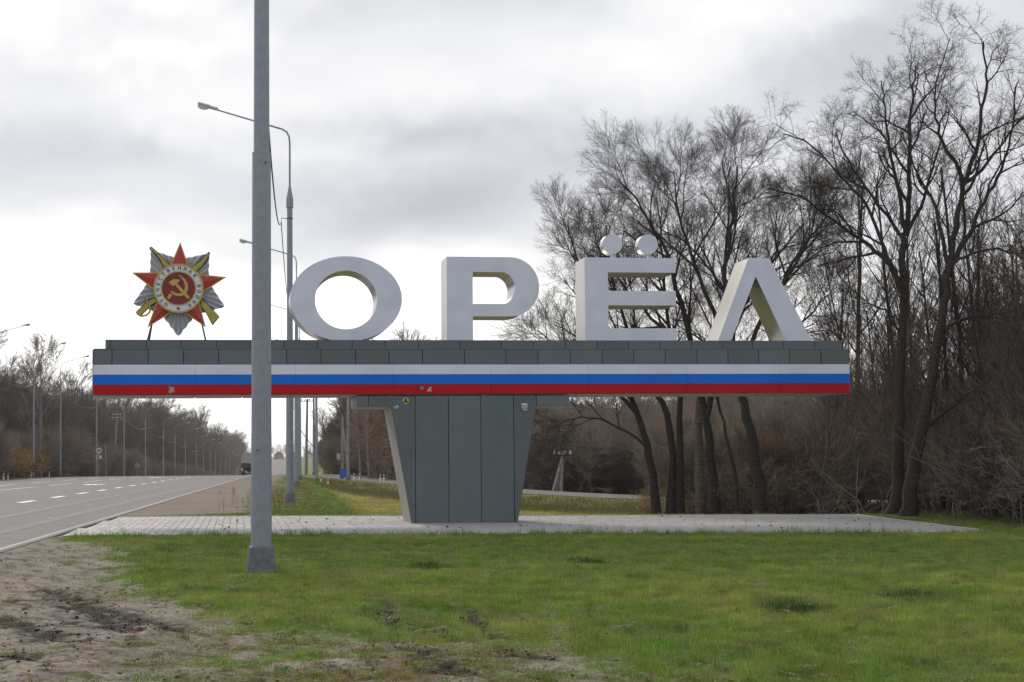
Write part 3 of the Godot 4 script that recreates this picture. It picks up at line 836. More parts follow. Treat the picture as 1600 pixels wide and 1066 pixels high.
# ---------------------------------------------------------------- the war order standing on the beam
func make_emblem() -> void:
	var at := from_sign(-6.626, 0.62)
	var o := thing("order_emblem", "red star emblem with silver rays, rifle and sabre on the sign's left end", "emblem", point(at.x, 5.44, at.y), ALPHA)
	var k := 0.00248
	var silver := mat("silver paint", lin(0.5, 0.515, 0.56), 0.45, 0.25)
	var gold := mat("gold paint", lin(0.52, 0.38, 0.085), 0.45, 0.2)
	var brass := mat("dull gold paint", lin(0.46, 0.36, 0.07), 0.5, 0.1)
	var red := mat("red enamel", lin(0.42, 0.035, 0.025), 0.3, 0.0)
	var deep := mat("dark red enamel", lin(0.21, 0.012, 0.018), 0.35, 0.0)
	var outline := mat("black outline", lin(0.03, 0.03, 0.032), 0.6)
	var enamel := mat("white enamel", lin(0.66, 0.68, 0.73), 0.4)
	var ink := mat("ink", lin(0.04, 0.045, 0.07), 0.5)
	var legm := mat("dark steel", lin(0.09, 0.09, 0.1), 0.5, 0.5)
	var zp := func(l: Array) -> PackedVector2Array:
		var p := PackedVector2Array()
		for i in range(0, l.size(), 2): p.append(Vector2((l[i] - 588.0) * k, (545.0 - l[i + 1]) * k))
		return p
	var dir := func(deg: float, r: float) -> Vector2: return Vector2(sin(deg_to_rad(deg)), cos(deg_to_rad(deg))) * r * k
	# five ridged silver rays
	var tips := [[-35.0, 458.0], [39.5, 447.0], [110.9, 468.0], [180.4, 455.0], [251.6, 453.0]]
	for t in tips:
		var mb := MB.new()
		var prev := Vector3.ZERO
		for i in 15:
			var f := (i - 7) / 7.0
			var tip: Vector2 = dir.call(t[0], t[1]); var foot: Vector2 = dir.call(t[0] + 36.0 * signf(f + 1e-6), 288.0)
			var q := tip.lerp(foot, absf(f)) * (1.0 - 0.03 * (i % 2))
			var e := Vector3(q.x, q.y, 0.075 * (i % 2) + 0.0)
			if i > 0:
				mb.tri(Vector3(0, 0, 0.06), prev, e, Vector3.BACK)
				mb.tri(Vector3(0, 0, -0.02), Vector3(prev.x, prev.y, -0.02), Vector3(e.x, e.y, -0.02), Vector3.FORWARD)
				mb.quad(prev, e, Vector3(e.x, e.y, -0.02), Vector3(prev.x, prev.y, -0.02), Vector3(e.x, e.y, 0))
			prev = e
		obj("silver_rays", mb, silver, o)
	var outlined := func(called: String, l: Array, z: float):
		var poly: PackedVector2Array = zp.call(l)
		var back := MB.new(); var face := MB.new()
		var wide := Geometry2D.offset_polygon(poly, 0.018, Geometry2D.JOIN_ROUND)
		back.prism(wide[0], z - 0.03, z)
		var b := obj(called, back, outline, o)
		face.prism(poly, z, z + 0.02, 0.004)
		obj("painted_face", face, brass, b)
	outlined.call("rifle", [322, 158, 336, 158, 400, 215, 440, 262, 470, 290, 520, 340, 500, 362, 452, 330, 432, 306, 425, 280, 380, 222, 325, 172], 0.085)
	outlined.call("rifle", [795, 640, 852, 688, 872, 712, 958, 806, 902, 878, 848, 772, 790, 700], 0.085)
	outlined.call("sabre", [700, 345, 748, 378, 800, 328, 846, 262, 870, 208, 867, 197, 850, 218, 800, 272, 750, 312], 0.085)
	outlined.call("sabre", [360, 630, 392, 662, 330, 700, 290, 742, 240, 792, 200, 768, 262, 705, 300, 672], 0.085)
	var guard := MB.new(); var gp := PackedVector3Array(); var gr := PackedFloat32Array()
	for q in [[272, 645], [284, 636], [296, 650], [300, 690], [325, 720], [322, 765], [290, 795], [245, 803], [205, 780]]:
		gp.append(Vector3((q[0] - 588.0) * k, (545.0 - q[1]) * k, 0.11)); gr.append(0.024)
	guard.tube(gp, gr, 8)
	obj("sabre_guard", guard, brass, o)
	# the star: gold rim, red facets rising to a ridge
	var stips := [[1.8, 440.0], [75.7, 456.0], [145.2, 445.0], [218.1, 466.0], [289.1, 458.0]]
	for i in 5:
		var t: Vector2 = dir.call(stips[i][0], stips[i][1])
		var a0: float = (stips[i][0] + (stips[(i + 4) % 5][0] - (360.0 if i == 0 else 0.0))) * 0.5
		var a1: float = (stips[i][0] + (stips[(i + 1) % 5][0] + (360.0 if i == 4 else 0.0))) * 0.5
		var l: Vector2 = dir.call(a0, 186.0); var r: Vector2 = dir.call(a1, 186.0)
		var rim := MB.new()
		rim.prism(PackedVector2Array([Vector2.ZERO, l, t, r]), 0.1, 0.135, 0.0)
		var point_ := obj("star_point", rim, gold, o)
		var e0 := Vector3(0, 0, 0.2)
		var t1 := t * 0.93; var l1 := l * 0.93; var r1 := r * 0.93
		var fl := MB.new()
		fl.tri(e0, Vector3(l1.x, l1.y, 0.1375), Vector3(t1.x, t1.y, 0.139), Vector3.BACK)
		fl.tri(e0, Vector3(t1.x, t1.y, 0.139), Vector3(r1.x, r1.y, 0.1375), Vector3.BACK)
		obj("red_facet", fl, red, point_)
	var disc := func(called: String, r0: float, r1: float, z: float, m: Material, parent: Node) -> MeshInstance3D:
		var mb := MB.new()
		mb.lathe(Vector3.ZERO, [[r0 * k, 0.12], [r1 * k, 0.12], [r1 * k, z - 0.004], [(r1 - 2.0) * k, z], [r0 * k, z], [r0 * k, 0.12]], 64)
		var d := obj(called, mb, m, parent)
		d.rotation.x = PI / 2
		return d
	disc.call("gold_ring", 216.0, 232.0, 0.218, gold, o)
	var ring: MeshInstance3D = disc.call("white_ring", 164.0, 216.0, 0.212, enamel, o)
	disc.call("gold_ring", 152.0, 164.0, 0.218, gold, o)
	disc.call("red_disc", 0.0, 152.0, 0.2, deep, o)
	var font := SystemFont.new()
	font.font_names = PackedStringArray(["Droid Sans"]); font.font_weight = 700
	var said := "ОТЕЧЕСТВЕННАЯ ВОЙНА"
	for i in said.length():
		if said[i] == " ": continue
		var tm := TextMesh.new()
		tm.font = font; tm.text = said[i]; tm.font_size = 64; tm.pixel_size = 0.118 / 64.0; tm.depth = 0.006
		var deg := -145.0 + i * (290.0 / (said.length() - 1)) + 2.0
		var q: Vector2 = dir.call(deg, 190.0)
		var lt := obj("ring_letter", tm, ink, ring)
		lt.transform = Transform3D(Basis(Vector3.RIGHT, -PI / 2), Vector3.ZERO) * Transform3D(Basis(Vector3.BACK, -deg_to_rad(deg)), Vector3(q.x, q.y, 0.2135))
	var little := PackedVector2Array()
	for i in 10: little.append(Vector2(sin(i * TAU / 10), cos(i * TAU / 10)) * (22.0 if i % 2 == 0 else 9.0) * k)
	var sm := MB.new()
	sm.prism(little, 0.0, 0.006)
	var ls := obj("small_star", sm, mat("maroon", lin(0.1, 0.015, 0.03), 0.5), ring)
	ls.transform = Transform3D(Basis(Vector3.RIGHT, -PI / 2), Vector3.ZERO) * Transform3D(Basis(), Vector3(-0.005, -189.0 * k, 0.2125))
	# hammer and sickle
	var hs := MB.new()
	hs.prism(zp.call([575, 415, 610, 428, 648, 458, 672, 500, 677, 545, 662, 588, 632, 612, 592, 620, 556, 612, 532, 600, 520, 585, 512, 574, 530, 570, 548, 584, 580, 594, 612, 590, 636, 570, 646, 540, 644, 505, 630, 470, 606, 440]), 0.2, 0.222, 0.004)
	hs.prism(zp.call([512, 590, 530, 604, 520, 628, 502, 648, 484, 640, 488, 618]), 0.201, 0.2215, 0.004)
	hs.prism(zp.call([550, 512, 572, 494, 690, 624, 688, 640, 670, 644]), 0.202, 0.226, 0.004)
	hs.prism(zp.call([496, 492, 540, 458, 596, 464, 598, 476, 560, 510, 534, 526]), 0.2, 0.23, 0.004)
	obj("hammer_and_sickle", hs, gold, o)
	for l in [[345, 875, 300, 1034], [800, 880, 838, 1034]]:
		var lm := MB.new()
		var a: PackedVector2Array = zp.call(l)
		lm.tube(PackedVector3Array([Vector3(a[0].x, a[0].y + 0.05, 0.0), Vector3(a[1].x, 4.236 - 5.44, 0.0)]), PackedFloat32Array([0.02, 0.02]), 8)
		lm.tube(PackedVector3Array([Vector3(a[0].x, a[0].y + 0.05, 0.0), Vector3(a[1].x, 4.236 - 5.44, -0.7)]), PackedFloat32Array([0.018, 0.018]), 8)
		obj("leg", lm, legm, o)

# ---------------------------------------------------------------- lamp posts, cables, signs
func lamp_post(label: String, x: float, d: float, y0: float, arm_to: float, group: String, armed := true, scale_ := 1.0) -> Node3D:
	var g: StandardMaterial3D = M.galvanized
	var o := thing("lamp_post", label, "lamp post", point(x, y0, d), 0.0, group)
	o.rotation.y = 0.1204
	var mb := MB.new()
	mb.lathe(Vector3.ZERO, [[0.215, -0.15], [0.215, 0.0], [0.20, 0.03], [0.162, 0.32], [0.155, 0.33], [0.13, 0.335]], 28)
	obj("base_cover", mb, M.base_grey, o)
	mb = MB.new()
	mb.lathe(Vector3.ZERO, [[0.138, 0.3], [0.134, 1.83], [0.1345, 1.83], [0.1325, 1.835], [0.124, 5.56], [0.126, 5.565], [0.126, 5.6], [0.104, 5.605]], 28)
	obj("lower_shaft", mb, g, o)
	mb = MB.new()
	mb.lathe(Vector3.ZERO, [[0.108, 5.58], [0.098, 10.3]], 9, true, 0.5)
	obj("upper_shaft", mb, g, o)
	for q in [[0.06, 5.45], [-0.05, 1.6]]:
		mb = MB.new()
		mb.tube(PackedVector3Array([Vector3(q[0], q[1], 0.115), Vector3(q[0], q[1], 0.14)]), PackedFloat32Array([0.013, 0.011]), 8)
		obj("bolt", mb, M.dark_steel, o)
	mb = MB.new()
	mb.lathe(Vector3.ZERO, [[0.098, 10.28], [0.125, 10.3], [0.125, 10.62], [0.112, 10.66], [0.034, 11.1], [0.0, 11.12]], 20)
	obj("cap", mb, g, o)
	if armed:
		mb = MB.new()
		var pts := PackedVector3Array([Vector3(0, 11.0, 0), Vector3(0, 12.55, 0), Vector3(0.02 * arm_to, 12.8, 0), Vector3(0.1 * arm_to, 12.98, 0), Vector3(0.26 * arm_to, 13.08, 0), Vector3(2.55 * arm_to, 13.74, 0)])
		var rr := PackedFloat32Array([0.038, 0.034, 0.033, 0.033, 0.032, 0.026])
		mb.tube(pts, rr, 10)
		obj("arm", mb, g, o)
		var tilt := Basis(Vector3.BACK, 0.25 * arm_to)
		mb = MB.new()
		mb.bevel_box(Vector3(2.66 * arm_to, 13.80, 0), Vector3(0.36, 0.11, 0.16), 0.03, tilt)
		mb.bevel_box(Vector3(2.98 * arm_to, 13.90, 0), Vector3(0.44, 0.10, 0.27), 0.04, tilt)
		var lum := obj("luminaire", mb, M.lamp_housing, o)
		mb = MB.new()
		mb.lathe(Vector3.ZERO, [[0.0, -0.12], [0.09, -0.105], [0.155, -0.06], [0.18, 0.0]], 16)
		var gl := obj("lamp_glass", mb, M.lamp_glass, lum)
		gl.transform = Transform3D(tilt.scaled(Vector3(1.2, 1.0, 0.75)), Vector3(3.0 * arm_to, 13.855, 0))
	mb = MB.new()
	mb.lathe(Vector3(0, 9.92, 0), [[0.1, -0.02], [0.108, -0.02], [0.108, 0.02], [0.1, 0.02]], 14)
	mb.tube(PackedVector3Array([Vector3(-0.1, 9.92, 0), Vector3(-0.3, 9.93, 0), Vector3(-0.3, 9.82, 0)]), PackedFloat32Array([0.012, 0.012, 0.012]), 6)
	obj("cable_bracket", mb, M.dark_steel, o)
	return o

func cable(label: String, a: Vector3, b: Vector3, sag: float, r := 0.016, group := "") -> void:
	var mb := MB.new()
	var pts := PackedVector3Array(); var rr := PackedFloat32Array()
	for i in 21:
		var t := i / 20.0
		pts.append(a.lerp(b, t) - Vector3.UP * sag * 4.0 * t * (1.0 - t)); rr.append(r)
	mb.tube(pts, rr, 5)
	tag(obj("overhead_cable", mb, M.cable), label, "cable", group)

# ---------------------------------------------------------------- trees
class Wood:
	var v := PackedVector3Array()
	var n := PackedVector3Array()
	var idx := PackedInt32Array()
	var sprays: Array[Transform3D] = []
	var rg := RandomNumberGenerator.new()
	func tube(p: PackedVector3Array, r: PackedFloat32Array, sides: int) -> void:
		var side := Vector3.ZERO
		var m := p.size()
		for i in m:
			var t := (p[mini(i + 1, m - 1)] - p[maxi(i - 1, 0)]).normalized()
			if i == 0: side = t.cross(Vector3.RIGHT if absf(t.x) < 0.8 else Vector3.FORWARD).normalized()
			else: side = (side - t * side.dot(t)).normalized()
			var other := t.cross(side)
			var first := v.size()
			for k in sides:
				var a := TAU * k / sides
				var d := side * cos(a) + other * sin(a)
				v.append(p[i] + d * r[i]); n.append(d)
			if i > 0:
				for k in sides:
					var k2 := (k + 1) % sides
					var a0 := first - sides + k; var a1 := first - sides + k2; var b0 := first + k; var b1 := first + k2
					idx.append(a0); idx.append(b0); idx.append(a1)
					idx.append(a1); idx.append(b0); idx.append(b1)
	func rv() -> Vector3:
		return Vector3(rg.randfn(), rg.randfn(), rg.randfn())
	func offshoots(pts: PackedVector3Array, rr: PackedFloat32Array, length: float, level: int, P: Dictionary, count: int, t0: float) -> void:
		var m := pts.size() - 1
		var turn := rg.randf() * TAU
		for c in count:
			var t := lerpf(t0, 0.98, (c + 0.2 + 0.7 * rg.randf()) / count)
			var i := mini(int(t * m), m - 1)
			var f := t * m - i
			var at := pts[i].lerp(pts[i + 1], f)
			var r := lerpf(rr[i], rr[i + 1], f)
			var d := (pts[i + 1] - pts[i]).normalized()
			var u := d.cross(Vector3.RIGHT if absf(d.x) < 0.8 else Vector3.FORWARD).normalized()
			turn += 2.4 + rg.randfn() * 0.4
			var out := u.rotated(d, turn)
			var ang: float = P.ang[level] * rg.randf_range(0.75, 1.2)
			var cd := d * cos(ang) + out * sin(ang)
			grow(at, cd, length * float(P.ratio[level]) * (1.2 - 0.65 * t) * rg.randf_range(0.75, 1.2), minf(r * 0.72, float(P.rmax[level])), level, P)
	func grow(p: Vector3, d: Vector3, length: float, r: float, level: int, P: Dictionary) -> void:
		var segs: int = P.seg[level]
		var pts := PackedVector3Array([p]); var rr := PackedFloat32Array([r])
		var d0 := d
		for i in segs:
			d = (d + rv() * float(P.wob[level]) + Vector3.UP * float(P.trop[level])).normalized()
			p += d * length / segs
			pts.append(p); rr.append(maxf(r * lerpf(1.0, 0.3, float(i + 1) / segs), 0.003))
		tube(pts, rr, P.sides[level])
		var last: int = P.last
		if level < last:
			offshoots(pts, rr, length, level + 1, P, int(round(float(P.n[level]) * rg.randf_range(0.8, 1.2))), P.t0[level])
		if level >= last - 1:
			var count: int = P.sp if level == last else 1
			for c in count:
				var t := 1.0 if c == 0 else rg.randf_range(0.25, 0.95)
				var i := mini(int(t * segs), segs - 1)
				var at := pts[i].lerp(pts[i + 1], t * segs - i)
				var dd := (d if c == 0 else (d0 + rv() * 0.55).normalized())
				dd = (dd + Vector3.UP * 0.15).normalized()
				var x := dd.cross(Vector3(rg.randf() - 0.5, 0.1, rg.randf() - 0.5)).normalized()
				var s: float = P.spray * rg.randf_range(0.65, 1.25)
				sprays.append(Transform3D(Basis(x * s, dd * s, x.cross(dd) * s), at))
	func limb(flat: Array, dz: float, r0: float, r1: float, P: Dictionary, count: int, t0 := 0.3, z_from := 0.0) -> void:
		var raw := PackedVector3Array()
		var m := flat.size() / 2
		for i in m:
			var t := float(i) / (m - 1)
			raw.append(Vector3(flat[i * 2], flat[i * 2 + 1], z_from + dz * t))
		var pts := PackedVector3Array(); var rr := PackedFloat32Array()
		var length := 0.0
		for i in m - 1:
			var a := raw[maxi(i - 1, 0)]; var b := raw[i]; var c := raw[i + 1]; var e := raw[mini(i + 2, m - 1)]
			for k in 4:
				var w := b.cubic_interpolate(c, a, e, k / 4.0)
				w += rv() * 0.025
				pts.append(w)
			length += b.distance_to(c)
		pts.append(raw[m - 1])
		for i in pts.size(): rr.append(lerpf(r0, r1, pow(float(i) / (pts.size() - 1), 0.66)) * (1.0 + (0.4 * exp(-i * 0.9) if flat[1] < 0.3 else 0.0)))
		tube(pts, rr, 9)
		offshoots(pts, rr, minf(length * 0.8, 5.0), 1, P, count, t0)
	func mesh() -> ArrayMesh:
		var a := []
		a.resize(Mesh.ARRAY_MAX)
		a[Mesh.ARRAY_VERTEX] = v; a[Mesh.ARRAY_NORMAL] = n; a[Mesh.ARRAY_INDEX] = idx
		var m := ArrayMesh.new()
		m.add_surface_from_arrays(Mesh.PRIMITIVE_TRIANGLES, a)
		return m
	func add(other: ArrayMesh, xf: Transform3D) -> void:
		var a := other.surface_get_arrays(0)
		var first := v.size()
		var nb := xf.basis.orthonormalized()
		for q in (a[Mesh.ARRAY_VERTEX] as PackedVector3Array): v.append(xf * q)
		for q in (a[Mesh.ARRAY_NORMAL] as PackedVector3Array): n.append(nb * q)
		for q in (a[Mesh.ARRAY_INDEX] as PackedInt32Array): idx.append(q + first)

func make_spray(seed_: int, r: float, twigs: int, subs: int, wob: float, ang := 0.75) -> ArrayMesh:
	var w := Wood.new()
	w.rg.seed = seed_
	var stem := func(p: Vector3, d: Vector3, l: float, rad: float, segs: int) -> PackedVector3Array:
		var pts := PackedVector3Array([p]); var rr := PackedFloat32Array([rad])
		for i in segs:
			d = (d + w.rv() * wob).normalized()
			p += d * l / segs
			pts.append(p); rr.append(maxf(rad * (1.0 - 0.75 * float(i + 1) / segs), 0.0014))
		w.tube(pts, rr, 3)
		return pts
	var main: PackedVector3Array = stem.call(Vector3.ZERO, Vector3.UP, 1.0, r, 5)
	for i in twigs:
		var t := 0.12 + 0.85 * (i + w.rg.randf() * 0.6) / twigs
		var k := mini(int(t * 5), 4)
		var at := main[k].lerp(main[k + 1], t * 5 - k)
		var a := w.rg.randf() * TAU
		var d := (Vector3.UP * cos(ang) + Vector3(cos(a), 0, sin(a)) * sin(ang)).normalized()
		var l := 0.55 * (1.15 - t) * w.rg.randf_range(0.7, 1.3) + 0.1
		var tw: PackedVector3Array = stem.call(at, d, l, r * 0.6, 3)
		for j in subs:
			var tt := 0.25 + 0.7 * (j + w.rg.randf() * 0.5) / subs
			var kk := mini(int(tt * 3), 2)
			var q := tw[kk].lerp(tw[kk + 1], tt * 3 - kk)
			var dd := (d + w.rv() * 0.55).normalized()
			stem.call(q, dd, l * 0.5 * w.rg.randf_range(0.6, 1.2), r * 0.4, 2)
	return w.mesh()

func tree_node(called: String, label: String, category: String, group: String, at: Vector3, w: Wood, bark: Material, sprays: Array, tmat: Material) -> Node3D:
	var o := thing(called, label, category, at, 0.0, group)
	obj("trunk", w.mesh(), bark, o)
	var half := [[], []]
	for i in w.sprays.size(): half[i % 2].append(w.sprays[i])
	for i in 2: many("crown", sprays[i], tmat, half[i], PackedColorArray(), o)
	return o

# wood and crown of a simple tree as two meshes, for woods seen from afar
func far_tree(seed_: int, P: Dictionary, height: float, r: float, spray: ArrayMesh, stems := 1, lean := 0.08) -> Array:
	var w := Wood.new()
	w.rg.seed = seed_
	for s in stems:
		var a := w.rg.randf() * TAU
		var out := Vector3(cos(a), 0, sin(a))
		w.grow(out * (0.12 * (stems - 1)) * w.rg.randf(), (Vector3.UP + out * lean * (1.0 if stems == 1 else w.rg.randf_range(0.5, 1.6))).normalized(), height * w.rg.randf_range(0.8, 1.05), r, 0, P)
	var c := Wood.new()
	for t in w.sprays: c.add(spray, t)
	return [w.mesh(), c.mesh()]

func ground_at(x: float, d: float) -> Vector3:
	return point(x, base_height(x, d) - 0.03, d)

func make_trees() -> void:
	var bark_tex := noise_image(256, 61, 0.035, 0.55, 1.25, 5)
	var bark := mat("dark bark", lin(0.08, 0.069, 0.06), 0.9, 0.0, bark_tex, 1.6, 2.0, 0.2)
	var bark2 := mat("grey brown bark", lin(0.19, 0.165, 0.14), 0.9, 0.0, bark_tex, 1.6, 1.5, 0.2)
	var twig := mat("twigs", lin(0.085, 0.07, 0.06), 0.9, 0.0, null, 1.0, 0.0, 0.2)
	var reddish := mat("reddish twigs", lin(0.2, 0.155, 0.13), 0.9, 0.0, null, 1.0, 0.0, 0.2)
	var brown := mat("brown twigs", lin(0.28, 0.218, 0.165), 0.9, 0.0, null, 1.0, 0.0, 0.2)
	var pale := mat("pale dead stems", lin(0.36, 0.32, 0.27), 0.9, 0.0, bark_tex, 1.6, 0.0, 0.2)
	var birch := mat("birch bark", lin(0.48, 0.46, 0.43), 0.8, 0.0, noise_image(256, 71, 0.05, 0.1, 1.3, 3), 1.2, 0.0, 0.2)
	var crooked := [make_spray(1, 0.0085, 9, 2, 0.30), make_spray(2, 0.0085, 9, 2, 0.30)]
	var fine := [make_spray(3, 0.0075, 12, 2, 0.16, 0.6), make_spray(4, 0.0075, 12, 2, 0.16, 0.6)]
	var wand := [make_spray(5, 0.011, 8, 0, 0.13, 0.5), make_spray(6, 0.010, 7, 1, 0.13, 0.5)]
	var P := {"seg": [8, 6, 5, 4], "sides": [8, 5, 4, 3], "n": [8, 5, 3, 0], "t0": [0.3, 0.25, 0.2, 0.2], "ratio": [1.0, 0.42, 0.5, 0.5], "ang": [0.5, 0.75, 0.8, 0.8], "wob": [0.08, 0.17, 0.2, 0.2], "trop": [0.05, 0.07, 0.05, 0.03], "rmax": [0.2, 0.05, 0.022, 0.012], "last": 3, "sp": 1, "spray": 0.5}
	# the two tall trees right of the sign
	var w := Wood.new(); w.rg.seed = 101
	w.limb([0.00, 0.00, 0.08, 1.82, 0.16, 3.56, 0.31, 5.66, 0.28, 7.24, 0.43, 7.87, 0.50, 9.25, 0.53, 10.65, 0.66, 11.5, 0.72, 12.3], 0.3, 0.2, 0.018, P, 8, 0.58)
	w.limb([0.34, 6.2, -0.20, 6.98, -0.68, 7.46, -1.36, 7.98, -2.44, 8.80, -3.27, 9.07], -0.7, 0.095, 0.016, P, 8, 0.25, 0.15)
	w.limb([0.32, 5.85, -0.00, 6.63, -0.27, 7.17, -0.73, 8.36, -1.33, 9.00, -2.28, 9.99, -3.05, 10.28], 0.9, 0.09, 0.014, P, 8, 0.3, 0.15)
	w.limb([0.33, 7.3, 0.24, 7.77, -0.44, 8.78, -0.97, 9.83, -1.30, 10.67], -1.1, 0.08, 0.014, P, 7, 0.3, 0.2)
	w.limb([0.36, 7.8, 0.19, 8.71, -0.07, 9.97, -0.18, 11.02, -0.30, 11.8], 0.5, 0.08, 0.014, P, 7, 0.3, 0.2)
	w.limb([0.17, 4.9, -0.11, 5.49, -0.43, 5.63, -0.77, 5.84, -1.5, 6.5], 0.3, 0.04, 0.01, P, 4, 0.4, 0.12)
	w.limb([0.4, 7.6, 0.8, 8.6, 1.0, 9.6, 1.3, 10.8], 1.4, 0.07, 0.014, P, 7, 0.3, 0.2)
	tree_node("bare_tree", "tall straight bare tree, left one of the two tallest right of the sign", "tree", "tall bare trees at the thicket's edge", ground_at(10.4, 48.8), w, bark, crooked, twig)
	w = Wood.new(); w.rg.seed = 102
	w.limb([-0.35, 0.0, -0.13, 1.64, 0.19, 2.96, 0.42, 4.20, 0.62, 5.31, 0.76, 6.29, 0.80, 6.51, 1.03, 7.63, 1.33, 8.96, 1.62, 9.77, 1.82, 10.97, 1.88, 11.80, 1.82, 12.5], 0.4, 0.205, 0.018, P, 8, 0.6)
	w.limb([0.78, 6.3, 0.94, 6.68, 1.43, 7.42, 1.91, 8.29, 2.41, 9.22, 2.78, 10.43, 2.98, 11.61], -0.8, 0.11, 0.016, P, 9, 0.25, 0.2)
	w.limb([0.80, 6.6, 0.45, 8.09, -0.07, 8.97, -0.5, 10.0], 0.8, 0.07, 0.014, P, 7, 0.3, 0.2)
	w.limb([1.27, 8.8, 0.75, 9.90, 0.58, 10.66, 0.67, 11.53, 1.06, 12.7], -0.3, 0.065, 0.012, P, 8, 0.25, 0.25)
	w.limb([0.81, 6.4, 1.07, 6.75, 1.75, 6.98, 2.85, 6.80, 3.87, 7.16], 0.8, 0.06, 0.014, P, 6, 0.35, 0.2)
	w.limb([0.57, 4.9, 1.36, 5.24, 2.13, 5.35, 2.81, 5.45, 3.8, 6.0], -0.6, 0.06, 0.014, P, 6, 0.35, 0.15)
	w.limb([0.04, 2.3, 0.88, 2.95, 1.94, 3.70, 2.78, 4.47, 3.6, 5.3], 0.5, 0.07, 0.014, P, 6, 0.3, 0.05)
	w.limb([1.33, 8.8, 1.78, 9.23, 2.26, 9.99, 2.96, 10.76], 1.1, 0.06, 0.014, P, 7, 0.25, 0.25)
	tree_node("bare_tree", "tallest bare tree, forked and leaning, right of the two beyond the sign", "tree", "tall bare trees at the thicket's edge", ground_at(10.67, 47.0), w, bark, crooked, twig)
	# the spreading trees behind the letters Ё and Л
	var Q := P.duplicate(true)
	Q.merge({"n": [9, 6, 4, 0], "wob": [0.06, 0.09, 0.1, 0.1], "trop": [0.05, 0.045, 0.03, 0.02], "ang": [0.5, 0.7, 0.65, 0.6], "ratio": [1.0, 0.46, 0.5, 0.5], "spray": 0.62, "sp": 1}, true)
	w = Wood.new(); w.rg.seed = 103
	w.limb([0, 0, -0.13, 1.9, -0.39, 3.3, -0.75, 4.8, -1.0, 7.0, -0.7, 9.2, -0.55, 10.6], 0.4, 0.235, 0.016, Q, 10, 0.4)
	w.limb([-0.5, 3.8, -0.1, 5.8, 0.7, 7.2, 1.3, 8.2, 1.6, 9.2], 1.0, 0.1, 0.014, Q, 10, 0.25, 0.1)
	w.limb([-0.9, 5.5, -1.7, 7.5, -2.2, 9.2, -2.3, 10.6], -1.0, 0.09, 0.014, Q, 10, 0.25, 0.2)
	w.limb([0.3, 6.4, 1.1, 7.9, 2.0, 9.0, 2.5, 9.6], -0.8, 0.06, 0.014, Q, 8, 0.25, 0.3)
	w.limb([-0.6, 4.2, 0.5, 5.4, 1.5, 6.2, 2.2, 6.9], -1.2, 0.08, 0.014, Q, 9, 0.25, 0.1)
	tree_node("bare_tree", "thick single-trunked bare tree leaning left, under the letter Л", "tree", "spreading bare trees behind the sign", ground_at(7.1, 51.5), w, bark, fine, twig)
	w = Wood.new(); w.rg.seed = 104
	w.limb([0, 0, -0.19, 1.85, -0.38, 3.37, -0.62, 5.0, -1.06, 6.8, -1.48, 8.3, -2.2, 9.6, -2.9, 10.5], 0.6, 0.2, 0.015, Q, 11, 0.38)
	w.limb([-0.38, 3.3, 0.1, 5.4, 0.35, 7.6, 0.5, 9.8, 0.35, 11.2], -0.8, 0.11, 0.014, Q, 10, 0.3, 0.2)
	w.limb([-0.6, 4.8, -1.7, 6.0, -2.8, 7.2, -3.6, 8.5], 1.2, 0.09, 0.014, Q, 10, 0.25, 0.3)
	tree_node("bare_tree", "dark bare tree whose crown fans out above the dots of the letter Ё", "tree", "spreading bare trees behind the sign", ground_at(6.1, 53.5), w, bark, fine, twig)
	w = Wood.new(); w.rg.seed = 105
	w.limb([0, 0, -0.13, 3.35, 0.25, 5.0, 1.1, 6.4, 1.9, 7.7, 2.6, 8.6, 3.1, 9.2], 0.9, 0.16, 0.014, Q, 11, 0.38)
	w.limb([-0.1, 3.2, 0.3, 5.6, 1.0, 7.6, 1.5, 9.4], -1.0, 0.09, 0.014, Q, 9, 0.3, 0.2)
	tree_node("bare_tree", "pale-trunked bare tree between the dark trunks below the letter Ё", "tree", "spreading bare trees behind the sign", ground_at(5.75, 54.6), w, bark2, fine, twig)
	w = Wood.new(); w.rg.seed = 106
	w.limb([-0.1, 0, -0.39, 2.2, -0.79, 3.6, -1.37, 5.0, -2.06, 6.7, -2.55, 8.2, -2.85, 9.4], 0.5, 0.17, 0.014, Q, 11, 0.35)
	w.limb([0.2, 0, 0.3, 3.0, -0.3, 4.6, -1.0, 6.3, -1.5, 8.1, -1.6, 9.5], -0.7, 0.16, 0.014, Q, 11, 0.4)
	w.limb([0.5, 0, 0.6, 3.4, 0.3, 5.75, 0.1, 8.1, -0.1, 10.2], 0.6, 0.15, 0.014, Q, 11, 0.4)
	w.limb([-0.79, 3.6, -1.87, 4.6, -3.0, 5.4, -3.8, 6.1], 0.4, 0.08, 0.014, Q, 10, 0.2, 0.25)
	w.limb([-0.5, 2.6, -1.7, 3.3, -2.7, 3.4, -3.4, 3.1], -0.5, 0.05, 0.012, Q, 8, 0.2, 0.2)
	tree_node("bare_tree", "many-stemmed bare tree whose crown spreads left of the letter Ё", "tree", "spreading bare trees behind the sign", ground_at(4.6, 55.5), w, bark, fine, twig)
	w = Wood.new(); w.rg.seed = 107
	w.limb([0, 0, -0.1, 1.6, -0.45, 3.2, -0.7, 4.6, -0.75, 6.0], 0.3, 0.09, 0.012, Q, 7, 0.5)
	tree_node("bare_tree", "thin bare tree leaning left between thicker trunks under the letter Л", "tree", "spreading bare trees behind the sign", ground_at(6.55, 52.3), w, bark, fine, twig)
